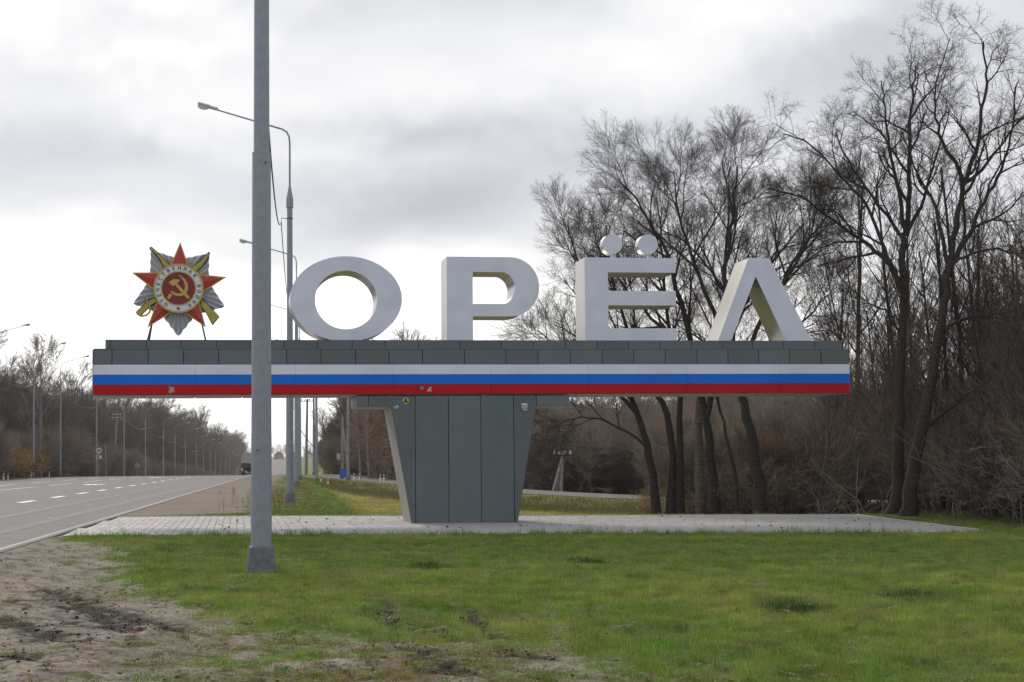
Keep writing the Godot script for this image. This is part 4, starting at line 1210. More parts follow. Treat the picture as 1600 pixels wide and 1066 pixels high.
	# saplings and shrubs of the thicket on the right
	var S := {"seg": [8, 5, 4, 3], "sides": [6, 4, 3, 3], "n": [12, 5, 0, 0], "t0": [0.22, 0.2, 0.2, 0.2], "ratio": [1.0, 0.34, 0.45, 0.5], "ang": [0.5, 0.55, 0.6, 0.6], "wob": [0.05, 0.1, 0.12, 0.1], "trop": [0.04, 0.06, 0.05, 0.03], "rmax": [0.2, 0.022, 0.01, 0.01], "last": 2, "sp": 2, "spray": 0.62}
	var H := S.duplicate(true)
	H.merge({"n": [6, 4, 0, 0], "seg": [6, 4, 3, 3], "wob": [0.13, 0.18, 0.2, 0.2], "t0": [0.08, 0.1, 0.1, 0.1], "ang": [0.7, 0.8, 0.8, 0.8], "spray": 0.55, "sp": 1}, true)
	var A := H.duplicate(true)
	A.merge({"n": [3, 3, 0, 0], "seg": [9, 5, 3, 3], "trop": [-0.05, -0.02, 0.0, 0.0], "wob": [0.16, 0.2, 0.2, 0.2]}, true)
	var sap: Array[Node3D] = []
	var shrubs: Array[Node3D] = []
	var spots := [[12.6, 47.5], [14.3, 44.0], [12.6, 52.0], [9.0, 53.5]]
	for i in 4:
		w = Wood.new(); w.rg.seed = 200 + i
		w.grow(Vector3.ZERO, Vector3(w.rg.randf_range(-0.1, 0.1), 1, 0).normalized(), [7.6, 6.6, 8.4, 5.6][i], [0.075, 0.06, 0.09, 0.05][i], 0, S)
		w.grow(Vector3(0.15, 0, 0.1), Vector3(w.rg.randf_range(-0.25, 0.25), 1, 0.1).normalized(), [5.6, 5.0, 6.4, 4.6][i], 0.04, 0, S)
		sap.append(tree_node("sapling", "slender bare sapling in the thicket on the right", "sapling", "saplings in the right thicket", ground_at(spots[i][0], spots[i][1]), w, bark2 if i % 2 else bark, wand, reddish if i % 2 else twig))
	var hs := [[13.2, 43.0], [13.5, 47.0], [10.2, 52.0]]
	for i in 3:
		w = Wood.new(); w.rg.seed = 230 + i
		for k in ([8, 9, 5][i]):
			var a: float = k * 2.4
			w.grow(Vector3(cos(a), 0, sin(a)) * 0.3, (Vector3.UP + Vector3(cos(a), 0, sin(a)) * w.rg.randf_range(0.25, 0.75)).normalized(), w.rg.randf_range(1.8, 3.4), 0.028, 0, H if i < 2 else A)
		shrubs.append(tree_node("shrub", "tangled bare shrub in the thicket on the right", "shrub", "shrubs in the right thicket", ground_at(hs[i][0], hs[i][1]), w, [bark2, bark, pale][i], wand, [brown, twig, pale][i]))
	var r := RandomNumberGenerator.new(); r.seed = 77
	var dark_twig := mat("shaded dark twigs", lin(0.215, 0.17, 0.132), 0.95, 0.0, null, 1.0, 0.0, 0.1)
	var placed := 0
	while placed < 50:
		var d := r.randf_range(37.5, 74.0); var s := 22.0 + pow(r.randf(), 1.3) * 17.0
		var x := road_x(s, d)
		if x > 0.36 * d + 2.0 or absf(to_side_road(x, d)) < 3.0: continue
		var k := r.randi() % 4
		var z := r.randf_range(0.75, 1.12) * (0.8 if s < 23.0 else 1.0)
		copy(sap[k], ground_at(x, d), r.randf() * TAU, Vector3.ONE * z)
		placed += 1
	placed = 0
	while placed < 56:
		var d := r.randf_range(37.0, 66.0); var s := 22.4 + pow(r.randf(), 1.5) * 12.0
		var x := road_x(s, d)
		if x > 0.36 * d + 1.5 or absf(to_side_road(x, d)) < 3.0: continue
		copy(shrubs[r.randi() % 3], ground_at(x, d), r.randf() * TAU, Vector3(1.0, r.randf_range(0.75, 1.25), 1.0))
		placed += 1
	for q in [[14.6, 51.0], [15.6, 49.5], [13.7, 54.0], [16.4, 53.0], [15.0, 46.5], [17.5, 56.0], [12.4, 57.0], [11.6, 60.0]]:
		copy(sap[r.randi() % 3], ground_at(q[0], q[1]), r.randf() * TAU, Vector3.ONE * r.randf_range(1.15, 1.4), "tall slender sapling rising above the thicket at the right edge")
	for q in [[9.3, 52.3], [8.3, 53.4], [7.6, 54.8], [6.9, 54.5], [6.6, 56.0], [8.6, 56.0], [9.6, 55.0], [7.4, 57.5]]:
		copy(shrubs[r.randi() % 3], ground_at(q[0], q[1]), r.randf() * TAU, Vector3(1.0, r.randf_range(0.6, 0.95), 1.0), "bare shrub behind the trunks below the letters Ё and Л")
	# woods farther off
	var far_spray := make_spray(8, 0.02, 10, 1, 0.15, 0.5)
	var mid_spray := make_spray(9, 0.017, 11, 1, 0.16, 0.55)
	var F := {"seg": [7, 4, 3, 3], "sides": [5, 3, 3, 3], "n": [17, 4, 0, 0], "t0": [0.25, 0.3, 0.2, 0.2], "ratio": [1.0, 0.3, 0.5, 0.5], "ang": [0.5, 0.55, 0.6, 0.6], "wob": [0.05, 0.1, 0.14, 0.1], "trop": [0.05, 0.12, 0.06, 0.03], "rmax": [0.2, 0.07, 0.03, 0.01], "last": 2, "sp": 2, "spray": 1.5}
	var B := F.duplicate(true)
	B.merge({"n": [7, 4, 0, 0], "t0": [0.05, 0.1, 0.1, 0.1], "spray": 0.85, "sp": 2, "ang": [0.6, 0.7, 0.7, 0.7], "ratio": [1.0, 0.4, 0.5, 0.5], "rmax": [0.1, 0.025, 0.015, 0.01]}, true)
	var kinds := []
	for i in 4: kinds.append(far_tree(300 + i, F, [13.4, 12.2, 14.2, 11.4][i], [0.19, 0.16, 0.22, 0.15][i], far_spray))
	var bush := []
	for i in 3: bush.append(far_tree(320 + i, B, 3.0, 0.03, mid_spray, 9, 0.55))
	var mids := []
	for i in 3: mids.append(far_tree(340 + i, S.merged({"spray": 1.0, "n": [11, 4, 0, 0]}, true), 7.5, 0.09, mid_spray, 2, 0.2))
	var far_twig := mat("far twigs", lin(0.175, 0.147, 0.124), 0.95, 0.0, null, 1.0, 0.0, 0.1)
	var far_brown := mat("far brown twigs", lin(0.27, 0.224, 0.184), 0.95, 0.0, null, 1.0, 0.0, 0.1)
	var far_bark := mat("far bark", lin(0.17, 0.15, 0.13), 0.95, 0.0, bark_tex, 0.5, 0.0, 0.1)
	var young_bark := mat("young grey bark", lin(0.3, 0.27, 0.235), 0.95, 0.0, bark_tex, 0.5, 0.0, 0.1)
	var whole := []                                # single meshes for the masses
	for k in kinds + bush + mids:
		var one := Wood.new()
		one.add(k[1], Transform3D())
		whole.append(one.mesh())
	var lists := []
	for k in whole: lists.append([])
	var singles := 0
	var left_proto: Array = [null, null, null, null]
	var i_left := 0
	while i_left < 2600:
		i_left += 1
		var d := lerpf(165.0, 1100.0, pow(r.randf(), 1.7)); var depth := pow(r.randf(), 1.2) * 75.0
		var x := road_x(-27.5 - depth, d)
		var k := r.randi() % 4
		var z := r.randf_range(0.78, 0.98) * lerpf(0.95, 1.6, smoothstep(210.0, 600.0, d))
		var at := point(x, base_height(x, d) - 0.1, d)
		if depth < 5.0 and d < 420.0 and singles < 45:
			singles += 1
			if left_proto[k] == null:
				var o := thing("wood_tree", "bare tree at the front of the wood left of the road", "tree", at, 0.0, "trees at the front of the left wood")
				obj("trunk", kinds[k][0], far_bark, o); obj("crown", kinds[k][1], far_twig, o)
				o.scale = Vector3.ONE * z
				left_proto[k] = o
			else:
				copy(left_proto[k], at, r.randf() * TAU, Vector3.ONE * z)
			continue
		lists[k].append(Transform3D(Basis(Vector3.UP, r.randf() * TAU).scaled(Vector3.ONE * z), at))
	for i in 900:                                  # brushwood along its foot
		var d := lerpf(160.0, 800.0, pow(r.randf(), 1.5)); var depth := pow(r.randf(), 1.5) * 45.0
		var x := road_x(-25.0 - depth, d)
		lists[4 + r.randi() % 3].append(Transform3D(Basis(Vector3.UP, r.randf() * TAU).scaled(Vector3.ONE * r.randf_range(0.9, 1.7)), point(x, base_height(x, d) - 0.1, d)))
	# right of the main road, behind the side road
	var right_single := 0
	var right_proto: Array = [null, null, null]
	for i in 2600:
		var d := lerpf(80.0, 700.0, pow(r.randf(), 1.9))
		var lo := 12.0 + 6.0 * r.randf()
		var x := lerpf(road_x(lo, d), 0.32 * d + 10.0, r.randf())
		var side := to_side_road(x, d)
		if d < 215.0 and side > -5.5: continue
		if across(x, d) < 12.0: continue
		var px := x / d
		var at := point(x, base_height(x, d) - 0.1, d)
		if px < -0.03 and d > 150.0:
			var z := r.randf_range(0.62, 0.88) * (0.6 if px > -0.115 else 0.9)
			if d < 185.0: z *= 0.85
			lists[r.randi() % 4].append(Transform3D(Basis(Vector3.UP, r.randf() * TAU).scaled(Vector3.ONE * z), at))
		elif d > 165.0:
			lists[r.randi() % 4].append(Transform3D(Basis(Vector3.UP, r.randf() * TAU).scaled(Vector3.ONE * r.randf_range(0.5, 0.62) * (1.0 if d > 200.0 else 0.85)), at))
		elif d > 108.0 or px > 0.09:
			var z := r.randf_range(0.5, 0.78)
			if px > 0.09 and d < 90.0: z = r.randf_range(0.4, 0.62)
			var k := r.randi() % 3
			if right_single < 36 and side > -16.0:
				right_single += 1
				if right_proto[k] == null:
					var o := thing("young_tree", "young bare tree standing beyond the side road", "tree", at, 0.0, "young trees beyond the side road")
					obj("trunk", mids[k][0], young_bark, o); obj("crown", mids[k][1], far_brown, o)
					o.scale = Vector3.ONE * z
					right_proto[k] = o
				else:
					copy(right_proto[k], at, r.randf() * TAU, Vector3.ONE * z)
			else:
				lists[7 + k].append(Transform3D(Basis(Vector3.UP, r.randf() * TAU).scaled(Vector3.ONE * z), at))
	for i in 1500:                                 # brush on the far side of the side road
		var t := r.randf()
		var k := int(t * 8.0)
		var a := SIDE_ROAD[k]; var b := SIDE_ROAD[k + 1]
		var p := a.lerp(b, r.randf()) + (b - a).normalized().orthogonal() * -(5.5 + pow(r.randf(), 1.5) * 40.0)
		if to_side_road(p.x, p.y) > -5.0: p = a.lerp(b, r.randf()) - (b - a).normalized().orthogonal() * -(5.5 + pow(r.randf(), 1.5) * 40.0)
		if to_side_road(p.x, p.y) > -5.0 or across(p.x, p.y) < 11.0 or (p.x > 1.0 and p.x < 9.5 and p.y < 107.0): continue
		lists[4 + r.randi() % 3].append(Transform3D(Basis(Vector3.UP, r.randf() * TAU).scaled(Vector3.ONE * r.randf_range(0.7, 1.3)), point(p.x, base_height(p.x, p.y) - 0.1, p.y)))
	for i in 420:                                  # the wood left of the pylon
		var px := r.randf_range(-0.108, -0.028); var d := r.randf_range(168.0, 265.0)
		var x := px * d
		if to_side_road(x, d) > -5.5 and d < 205.0 or across(x, d) < 9.0: continue
		var z := minf(r.randf_range(0.6, 0.95), ((px + 0.135) * 1000.0 + 42.0 if px < -0.09 else 150.0) * d / 2800.0 / 12.5)
		lists[r.randi() % 4].append(Transform3D(Basis(Vector3.UP, r.randf() * TAU).scaled(Vector3.ONE * z), point(x, base_height(x, d) - 0.1, d)))
		if i % 2 == 0: lists[4 + r.randi() % 3].append(Transform3D(Basis(Vector3.UP, r.randf() * TAU).scaled(Vector3.ONE * r.randf_range(0.9, 1.5)), point(x + 1.5, base_height(x, d) - 0.1, d)))
	# undergrowth inside the near thicket
	var near_brush := []
	for i in 150:
		var d := r.randf_range(38.0, 75.0); var s := 24.5 + pow(r.randf(), 1.2) * 16.0
		var x := road_x(s, d)
		if absf(to_side_road(x, d)) < 3.5: continue
		near_brush.append(Transform3D(Basis(Vector3.UP, r.randf() * TAU).scaled(Vector3.ONE * r.randf_range(0.4, 0.68)), point(x, base_height(x, d) - 0.1, d)))
	for i in 34:
		var p := Vector2(r.randf_range(6.6, 10.6), r.randf_range(57.0, 66.0))
		if absf(to_side_road(p.x, p.y)) < 3.2: continue
		near_brush.append(Transform3D(Basis(Vector3.UP, r.randf() * TAU).scaled(Vector3.ONE * r.randf_range(0.5, 0.85)), point(p.x, base_height(p.x, p.y) - 0.1, p.y)))
	tag(many("undergrowth_stems", bush[1][0], bark2, near_brush, PackedColorArray()), "grey brown stems of the thicket's undergrowth", "undergrowth")
	tag(many("undergrowth", whole[5], dark_twig, near_brush, PackedColorArray()), "dense brown undergrowth filling the thicket on the right", "undergrowth")
	var stems := kinds + bush + mids
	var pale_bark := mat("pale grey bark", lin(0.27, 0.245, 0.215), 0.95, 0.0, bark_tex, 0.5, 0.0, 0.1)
	for k in 10:
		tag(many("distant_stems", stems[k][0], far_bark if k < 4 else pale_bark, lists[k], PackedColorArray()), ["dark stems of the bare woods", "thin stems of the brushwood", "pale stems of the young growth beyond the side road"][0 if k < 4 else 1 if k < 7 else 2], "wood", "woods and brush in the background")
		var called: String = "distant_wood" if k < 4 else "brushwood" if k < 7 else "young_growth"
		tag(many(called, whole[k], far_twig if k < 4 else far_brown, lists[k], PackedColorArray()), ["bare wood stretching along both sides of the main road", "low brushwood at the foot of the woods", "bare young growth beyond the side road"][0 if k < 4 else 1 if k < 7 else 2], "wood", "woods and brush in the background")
	# far horizon
	var rim := []
	for i in 700:
		var a := r.randf_range(-0.7, 0.9); var d := r.randf_range(900.0, 2300.0)
		var x := d * a
		if across(x, d) > -28.0 and across(x, d) < 14.0: continue
		rim.append(Transform3D(Basis(Vector3.UP, r.randf() * TAU).scaled(Vector3.ONE * r.randf_range(0.7, 1.0)), point(x, base_height(x, d) - 0.3, d)))
	for i in 60:                                   # closing the view where the road bends out of sight
		var d := r.randf_range(2290.0, 2480.0); var x := road_x(r.randf_range(-60.0, 50.0), d)
		rim.append(Transform3D(Basis(Vector3.UP, r.randf() * TAU).scaled(Vector3.ONE * r.randf_range(0.7, 1.1)), point(x, base_height(x, d) - 0.3, d)))
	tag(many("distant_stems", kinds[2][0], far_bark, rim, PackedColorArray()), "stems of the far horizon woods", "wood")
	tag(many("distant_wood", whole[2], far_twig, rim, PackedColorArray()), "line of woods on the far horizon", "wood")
	# birches behind the side road
	var bt := far_tree(360, F.merged({"n": [12, 3, 0, 0], "wob": [0.03, 0.1, 0.1, 0.1], "sides": [7, 3, 3, 3], "rmax": [0.2, 0.03, 0.02, 0.01]}, true), 13.0, 0.12, far_spray)
	for q in [[-13.6, 160.0], [-13.0, 162.0], [-8.3, 158.0], [-51.5, 196.0], [-54.0, 205.0]]:
		var o := thing("birch_tree", "", "tree", point(q[0], base_height(q[0], q[1]) - 0.1, q[1]), r.randf() * TAU, "birches")
		obj("trunk", bt[0], birch, o); obj("crown", bt[1], far_brown, o)
		o.scale = Vector3.ONE * (0.8 if q[0] > -40.0 else 1.0)
		tag(o, "slim white-barked birch before the dark wood left of the road" if q[0] < -40.0 else "slim white-barked birch behind the side road, left of the pylon")
	var lone := thing("bare_tree", "far bare tree whose tip peeks above the beam between О and Р", "tree", point(-10.6, base_height(-10.6, 182.0) - 0.1, 182.0))
	obj("trunk", kinds[3][0], far_bark, lone); obj("crown", kinds[3][1], far_twig, lone)
	lone.scale = Vector3(1.0, 1.2, 1.0)
	# leafy bushes
	leafy_bush("yellow-leaved bush at the foot of the dark trunks right of the pylon", [4.35, 57.4], Color(0.42, 0.26, 0.03), 1.1, 260, w, wand, brown)
	leafy_bush("small bush with a few golden leaves at the right edge of the field", [5.5, 56.6], Color(0.4, 0.27, 0.05), 0.9, 150, w, wand, brown)
	var n := 0
	for q in [[-48.3, 173.0], [-49.8, 178.5], [-49.6, 183.0], [-51.5, 188.0], [-51.0, 192.0], [-53.5, 200.0]]:
		leafy_bush("golden bush beyond the road, %s" % ["leftmost at the frame's edge", "left of the first lamp post", "at the foot of the first lamp post", "right of the first lamp post", "left of the second lamp post", "right of the second lamp post"][n], q, [Color(0.36, 0.19, 0.02), Color(0.3, 0.19, 0.03), Color(0.24, 0.17, 0.03)][n % 3], [2.6, 2.2, 1.7][n % 3], 420, w, [mid_spray, mid_spray], brown)
		n += 1
	leafy_bush("orange-leaved tree in the wood left of the pylon", [-11.4, 152.0], Color(0.2, 0.07, 0.02), 6.0, 420, w, [mid_spray, mid_spray], brown)
	leafy_bush("brown-leaved bush by the white posts left of the pylon", [-8.6, 142.0], Color(0.16, 0.1, 0.05), 2.2, 360, w, [mid_spray, mid_spray], brown)

func leafy_bush(label: String, q: Array, c: Color, high: float, leaves: int, w: Wood, sprays: Array, tm: Material) -> void:
	var r := RandomNumberGenerator.new(); r.seed = int(q[0] * 100.0) + int(q[1] * 10.0)
	var B := {"seg": [5, 4, 3, 3], "sides": [4, 3, 3, 3], "n": [5, 3, 0, 0], "t0": [0.1, 0.1, 0.1, 0.1], "ratio": [1.0, 0.45, 0.5, 0.5], "ang": [0.6, 0.7, 0.7, 0.7], "wob": [0.12, 0.15, 0.15, 0.1], "trop": [0.04, 0.04, 0.03, 0.03], "rmax": [0.1, 0.02, 0.01, 0.01], "last": 1, "sp": 2, "spray": 0.3 * high + 0.2}
	w = Wood.new(); w.rg.seed = r.randi()
	for k in 7:
		var a := k * 2.4
		w.grow(Vector3(cos(a), 0, sin(a)) * 0.1 * high, (Vector3.UP + Vector3(cos(a), 0, sin(a)) * r.randf_range(0.2, 0.7)).normalized(), high * r.randf_range(0.6, 1.0), 0.012 * sqrt(high), 0, B)
	var o := tree_node("leafy_bush", label, "bush", "", ground_at(q[0], q[1]), w, tm, sprays, tm)
	var leaf := MB.new()
	leaf.tri(Vector3(0, 0, 0), Vector3(0.5, 0.5, 0.1), Vector3(0, 1.0, 0), Vector3.BACK)
	leaf.tri(Vector3(0, 0, 0), Vector3(-0.5, 0.5, 0.1), Vector3(0, 1.0, 0), Vector3.BACK)
	var xs := []; var cols := PackedColorArray()
	var size := 0.06 if high < 1.5 else 0.21
	for i in leaves:
		var sp: Transform3D = w.sprays[r.randi() % w.sprays.size()]
		var at := sp * Vector3(r.randfn() * 0.16, r.randf(), r.randfn() * 0.16)
		xs.append(Transform3D(Basis.from_euler(Vector3(r.randf() * TAU, r.randf() * TAU, r.randf() * TAU)).scaled(Vector3.ONE * size * r.randf_range(0.7, 1.3)), at))
		cols.append(c * r.randf_range(0.7, 1.4))
	var lm := vmat("autumn leaves", 0.8, 0.2)
	lm.backlight_enabled = true; lm.backlight = Color(0.4, 0.4, 0.4)
	many("leaves", leaf.mesh(), lm, xs, cols, o)

# ---------------------------------------------------------------- grass
func make_tuft(seed_: int, blades: int, spread: float, high: float, wide: float) -> ArrayMesh:
	var r := RandomNumberGenerator.new(); r.seed = seed_
	var mb := MB.new()
	for i in blades:
		var a := r.randf() * TAU
		var foot := Vector3(cos(a), 0, sin(a)) * spread * sqrt(r.randf())
		var lean := Vector3(r.randfn(), 0, r.randfn()) * 0.34
		var h := high * r.randf_range(0.45, 1.15)
		var b := r.randf() * TAU
		var s := Vector3(cos(b), 0, sin(b)) * wide * 0.5
		var m1 := foot + Vector3.UP * h * 0.55 + lean * h * 0.35
		var tip := foot + Vector3.UP * h * r.randf_range(0.75, 1.0) + lean * h * 1.2
		var k := r.randf_range(0.85, 1.15)
		mb.col = Color(k, k, k * 0.95)
		var nn := (Vector3.UP * 0.5 + s.cross(Vector3.UP).normalized()).normalized()
		mb.put3(foot - s, foot + s, m1 + s * 0.7, nn, nn, nn)
		mb.put3(foot - s, m1 + s * 0.7, m1 - s * 0.7, nn, nn, nn)
		mb.put3(m1 - s * 0.7, m1 + s * 0.7, tip, nn, nn, nn)
	return mb.mesh()

func make_grass() -> void:
	var gm := vmat("grass blades", 0.75, 0.25)
	gm.backlight_enabled = true; gm.backlight = Color(0.8, 0.8, 0.8)
	var kinds := [make_tuft(1, 15, 0.075, 0.068, 0.0045), make_tuft(2, 13, 0.085, 0.055, 0.005), make_tuft(3, 16, 0.07, 0.085, 0.004), make_tuft(4, 14, 0.3, 0.2, 0.02)]
	var xs := [[], [], [], []]
	var cs := [PackedColorArray(), PackedColorArray(), PackedColorArray(), PackedColorArray()]
	var r := RandomNumberGenerator.new(); r.seed = 9
	var d := 9.8
	while d < 52.0:
		var dens := lerpf(210.0, 75.0, smoothstep(12.0, 32.0, d)) * (0.6 if d > 36.0 else 1.0)
		var step := 0.2
		var x0 := -0.31 * d - 2.2; var x1 := 0.31 * d + 3.4
		if d < 33.0: x0 = maxf(x0, -8.8)
		var count := int((x1 - x0) * step * dens)
		for i in count:
			var x := r.randf_range(x0, x1); var dd := d + r.randf() * step
			if across(x, dd) < 0.5 or on_platform(x, dd, 0.02): continue
			var k := cover(x, dd)
			if r.randf() > float(k[1]): continue
			var c: Color = k[2]
			c = c * r.randf_range(0.7, 1.35) * (1.0 + 0.5 * n_fine.get_noise_2d(x * 1.6, dd * 1.1))
			if r.randf() < 0.14: c = c.lerp(Color(0.34, 0.28, 0.15), 0.75)
			c.a = 1.0
			var t: float = k[3] * r.randf_range(0.75, 1.2) * (1.0 + 0.7 * n_fine.get_noise_2d(x * 1.3 + 30.0, dd * 1.0))
			var front := to_sign(x, dd)
			if dd > 32.0 and front.y < plat_front(front.x) and front.y > plat_front(front.x) - 0.5: t *= r.randf_range(1.2, 2.3)
			var w := lerpf(1.0, 1.55, smoothstep(14.0, 34.0, d))
			var q := r.randi() % 3
			if r.randf() < 0.012: t *= 2.0
			xs[q].append(Transform3D(Basis(Vector3.UP, r.randf() * TAU).scaled(Vector3(w, t, w)), point(x, base_height(x, dd) + rut_depth(x, dd).y + 0.035 * n_mid.get_noise_2d(x * 1.5, dd * 1.5) * float(dd < 34.0) - 0.008, dd)))
			cs[q].append(c)
		d += step
	d = 47.0
	while d < 170.0:                              # the field, the road bank and the verge of the side road
		var step := 0.5 if d < 90.0 else 1.0
		var dens := lerpf(17.0, 5.0, smoothstep(50.0, 120.0, d))
		var x0 := road_x(3.0, d); var x1 := minf(0.31 * d + 4.0, road_x(24.0, d))
		for i in int((x1 - x0) * step * dens):
			var x := r.randf_range(x0, x1); var dd := d + r.randf() * step
			if on_platform(x, dd, 0.3) or absf(to_side_road(x, dd)) < 2.1: continue
			var k := cover(x, dd)
			if r.randf() > float(k[1]): continue
			var c: Color = k[2]
			c = c * r.randf_range(0.75, 1.25)
			c.a = 1.0
			var t: float = (0.3 + 0.12 * float(k[3] > 1.4)) * k[3] * r.randf_range(0.6, 1.25)
			xs[3].append(Transform3D(Basis(Vector3.UP, r.randf() * TAU).scaled(Vector3(1.15, t, 1.15)), point(x, base_height(x, dd) - 0.02, dd)))
			cs[3].append(c)
		d += step
	for q in 4:
		tag(many("grass", kinds[q], gm, xs[q], cs[q]), "short green lawn grass in front of and around the paving" if q < 3 else "longer yellowish grass of the field behind the sign", "grass")
	# broad-leaved weeds lying in the lawn
	var rosette := MB.new()
	for i in 9:
		var a := i * 2.4; var o := Vector3(cos(a), 0.0, sin(a)); var s := Vector3(-o.z, 0, o.x) * 0.16
		var mid := o * 0.55 + Vector3.UP * 0.28; var tip := o * (0.9 + 0.2 * sin(i * 3.0)) + Vector3.UP * 0.1
		rosette.tri(Vector3.ZERO, mid + s, mid - s, Vector3.UP); rosette.tri(mid - s, mid + s, tip, Vector3.UP)
	var wx := []; var wc := PackedColorArray()
	for i in 1500:
		var dd := lerpf(11.0, 32.0, pow(r.randf(), 1.3)); var x := r.randf_range(-0.3 * dd, 0.3 * dd)
		if across(x, dd) < 0.7 or on_platform(x, dd, 0.1) or n_mid.get_noise_2d(x * 0.8 + 9.0, dd * 0.8) < -0.02: continue
		var k := r.randf_range(0.035, 0.085)
		wx.append(Transform3D(Basis.from_euler(Vector3(r.randfn() * 0.15, r.randf() * TAU, r.randfn() * 0.15)).scaled(Vector3(k, k * 0.9, k)), point(x, base_height(x, dd) + 0.025, dd)))
		wc.append([Color(0.1, 0.19, 0.045), Color(0.17, 0.24, 0.07), Color(0.22, 0.24, 0.11), Color(0.2, 0.13, 0.06)][r.randi() % 4])
	tag(many("lawn_weeds", rosette.mesh(), gm, wx, wc), "flat broad-leaved weeds scattered through the lawn", "weeds")
	# stalks that stick up along the paving's edge, and weeds on the shoulder
	var stalk := make_spray(15, 0.006, 6, 1, 0.15, 0.6)
	var st := []; var sc := PackedColorArray()
	for i in 70:
		var u := r.randf_range(-3.0, 10.0)
		var p := from_sign(u, plat_front(u) - r.randf_range(0.05, 0.5))
		var k := r.randf_range(0.16, 0.42)
		st.append(Transform3D(Basis(Vector3.UP, r.randf() * TAU).scaled(Vector3(k * 0.5, k, k * 0.5)), ground_at(p.x, p.y))); sc.append(Color(0.16, 0.14, 0.06))
	for i in 60:
		var dd := r.randf_range(49.0, 62.0); var s := r.randf_range(2.6, 4.4)
		var k := r.randf_range(0.25, 0.7)
		st.append(Transform3D(Basis(Vector3.UP, r.randf() * TAU).scaled(Vector3(k * 0.7, k, k * 0.7)), ground_at(road_x(s, dd), dd))); sc.append(Color(0.13, 0.09, 0.05))
	var sm := vmat("dry stalks", 0.9, 0.2)
	tag(many("dry_stalks", stalk, sm, st, sc), "dry weed stalks along the paving's edge and the road shoulder", "weeds")
	# fallen leaves, clods of mud, pebbles
	var leaf := MB.new()
	leaf.tri(Vector3(0, 0.1, -0.5), Vector3(0.4, 0.25, 0), Vector3(0, 0.0, 0.5), Vector3.UP)
	leaf.tri(Vector3(0, 0.1, -0.5), Vector3(-0.4, 0.3, 0.05), Vector3(0, 0.0, 0.5), Vector3.UP)
	var lx := []; var lc := PackedColorArray()
	for i in 1300:
		var dd := lerpf(11.0, 33.0, pow(r.randf(), 1.5)); var x := r.randf_range(-0.3 * dd, 0.3 * dd)
		if across(x, dd) < 0.4: continue
		var near_bare := bareness(x, dd) if x < 1.4 else -1.5
		if r.randf() > smoothstep(-1.6, 0.0, near_bare) + 0.012: continue
		lx.append(Transform3D(Basis.from_euler(Vector3(r.randfn() * 0.35, r.randf() * TAU, r.randfn() * 0.35)).scaled(Vector3.ONE * r.randf_range(0.02, 0.048)), point(x, base_height(x, dd) + 0.022 + 0.03 * float(near_bare < -0.2), dd)))
		lc.append([Color(0.2, 0.1, 0.04), Color(0.28, 0.19, 0.1), Color(0.13, 0.075, 0.04), Color(0.33, 0.25, 0.16)][r.randi() % 4])
	for i in 60:
		var p := from_sign(r.randf_range(-6.0, 10.5), r.randf_range(-5.5, 4.0))
		lx.append(Transform3D(Basis.from_euler(Vector3(r.randfn() * 0.3, r.randf() * TAU, r.randfn() * 0.3)).scaled(Vector3.ONE * r.randf_range(0.05, 0.1)), point(p.x, base_height(p.x, p.y) + 0.02, p.y)))
		lc.append(Color(0.16, 0.08, 0.04))
	tag(many("fallen_leaves", leaf.mesh(), vmat("dry leaves", 0.8, 0.2), lx, lc), "brown fallen leaves scattered over the bare ground, lawn and paving", "leaves")
	var clod := MB.new()
	clod.lathe(Vector3.ZERO, [[0.0, -0.3], [0.42, -0.1], [0.5, 0.12], [0.3, 0.36], [0.0, 0.42]], 6, true)
	var cx := []; var cc := PackedColorArray()
	for i in 16000:
		var dd := lerpf(11.0, 30.0, pow(r.randf(), 1.6)); var x := r.randf_range(-0.32 * dd, minf(0.31 * dd, 2.4))
		if across(x, dd) < 0.25: continue
		var wet := rut_depth(x, dd)
		var b := bareness(x, dd) if x < 1.4 else -1.0
		var k := 0.0
		var c := Color(0.3, 0.26, 0.21)
		if wet.x > 0.25 and r.randf() < 0.95: k = r.randf_range(0.008, 0.024) * (1.6 if r.randf() < 0.06 else 1.0); c = Color(0.05, 0.041, 0.034) * r.randf_range(0.7, 1.6)
		elif b > 0.0 and r.randf() < 0.25: k = r.randf_range(0.006, 0.02) * (2.0 if r.randf() < 0.05 else 1.0); c = Color(0.31, 0.27, 0.23) * r.randf_range(0.7, 1.35)
		if k == 0.0: continue
		c.a = 1.0
		cx.append(Transform3D(Basis.from_euler(Vector3(r.randf() * 6.0, r.randf() * 6.0, r.randf() * 6.0)).scaled(Vector3(k * r.randf_range(0.8, 1.6), k * 0.8, k)), point(x, base_height(x, dd) + wet.y + 0.005, dd)))
		cc.append(c)
	tag(many("clods_and_pebbles", clod.mesh(), vmat("mud", 0.95, 0.15), cx, cc), "dark mud clods and pebbles on the churned ground at lower left", "clods")

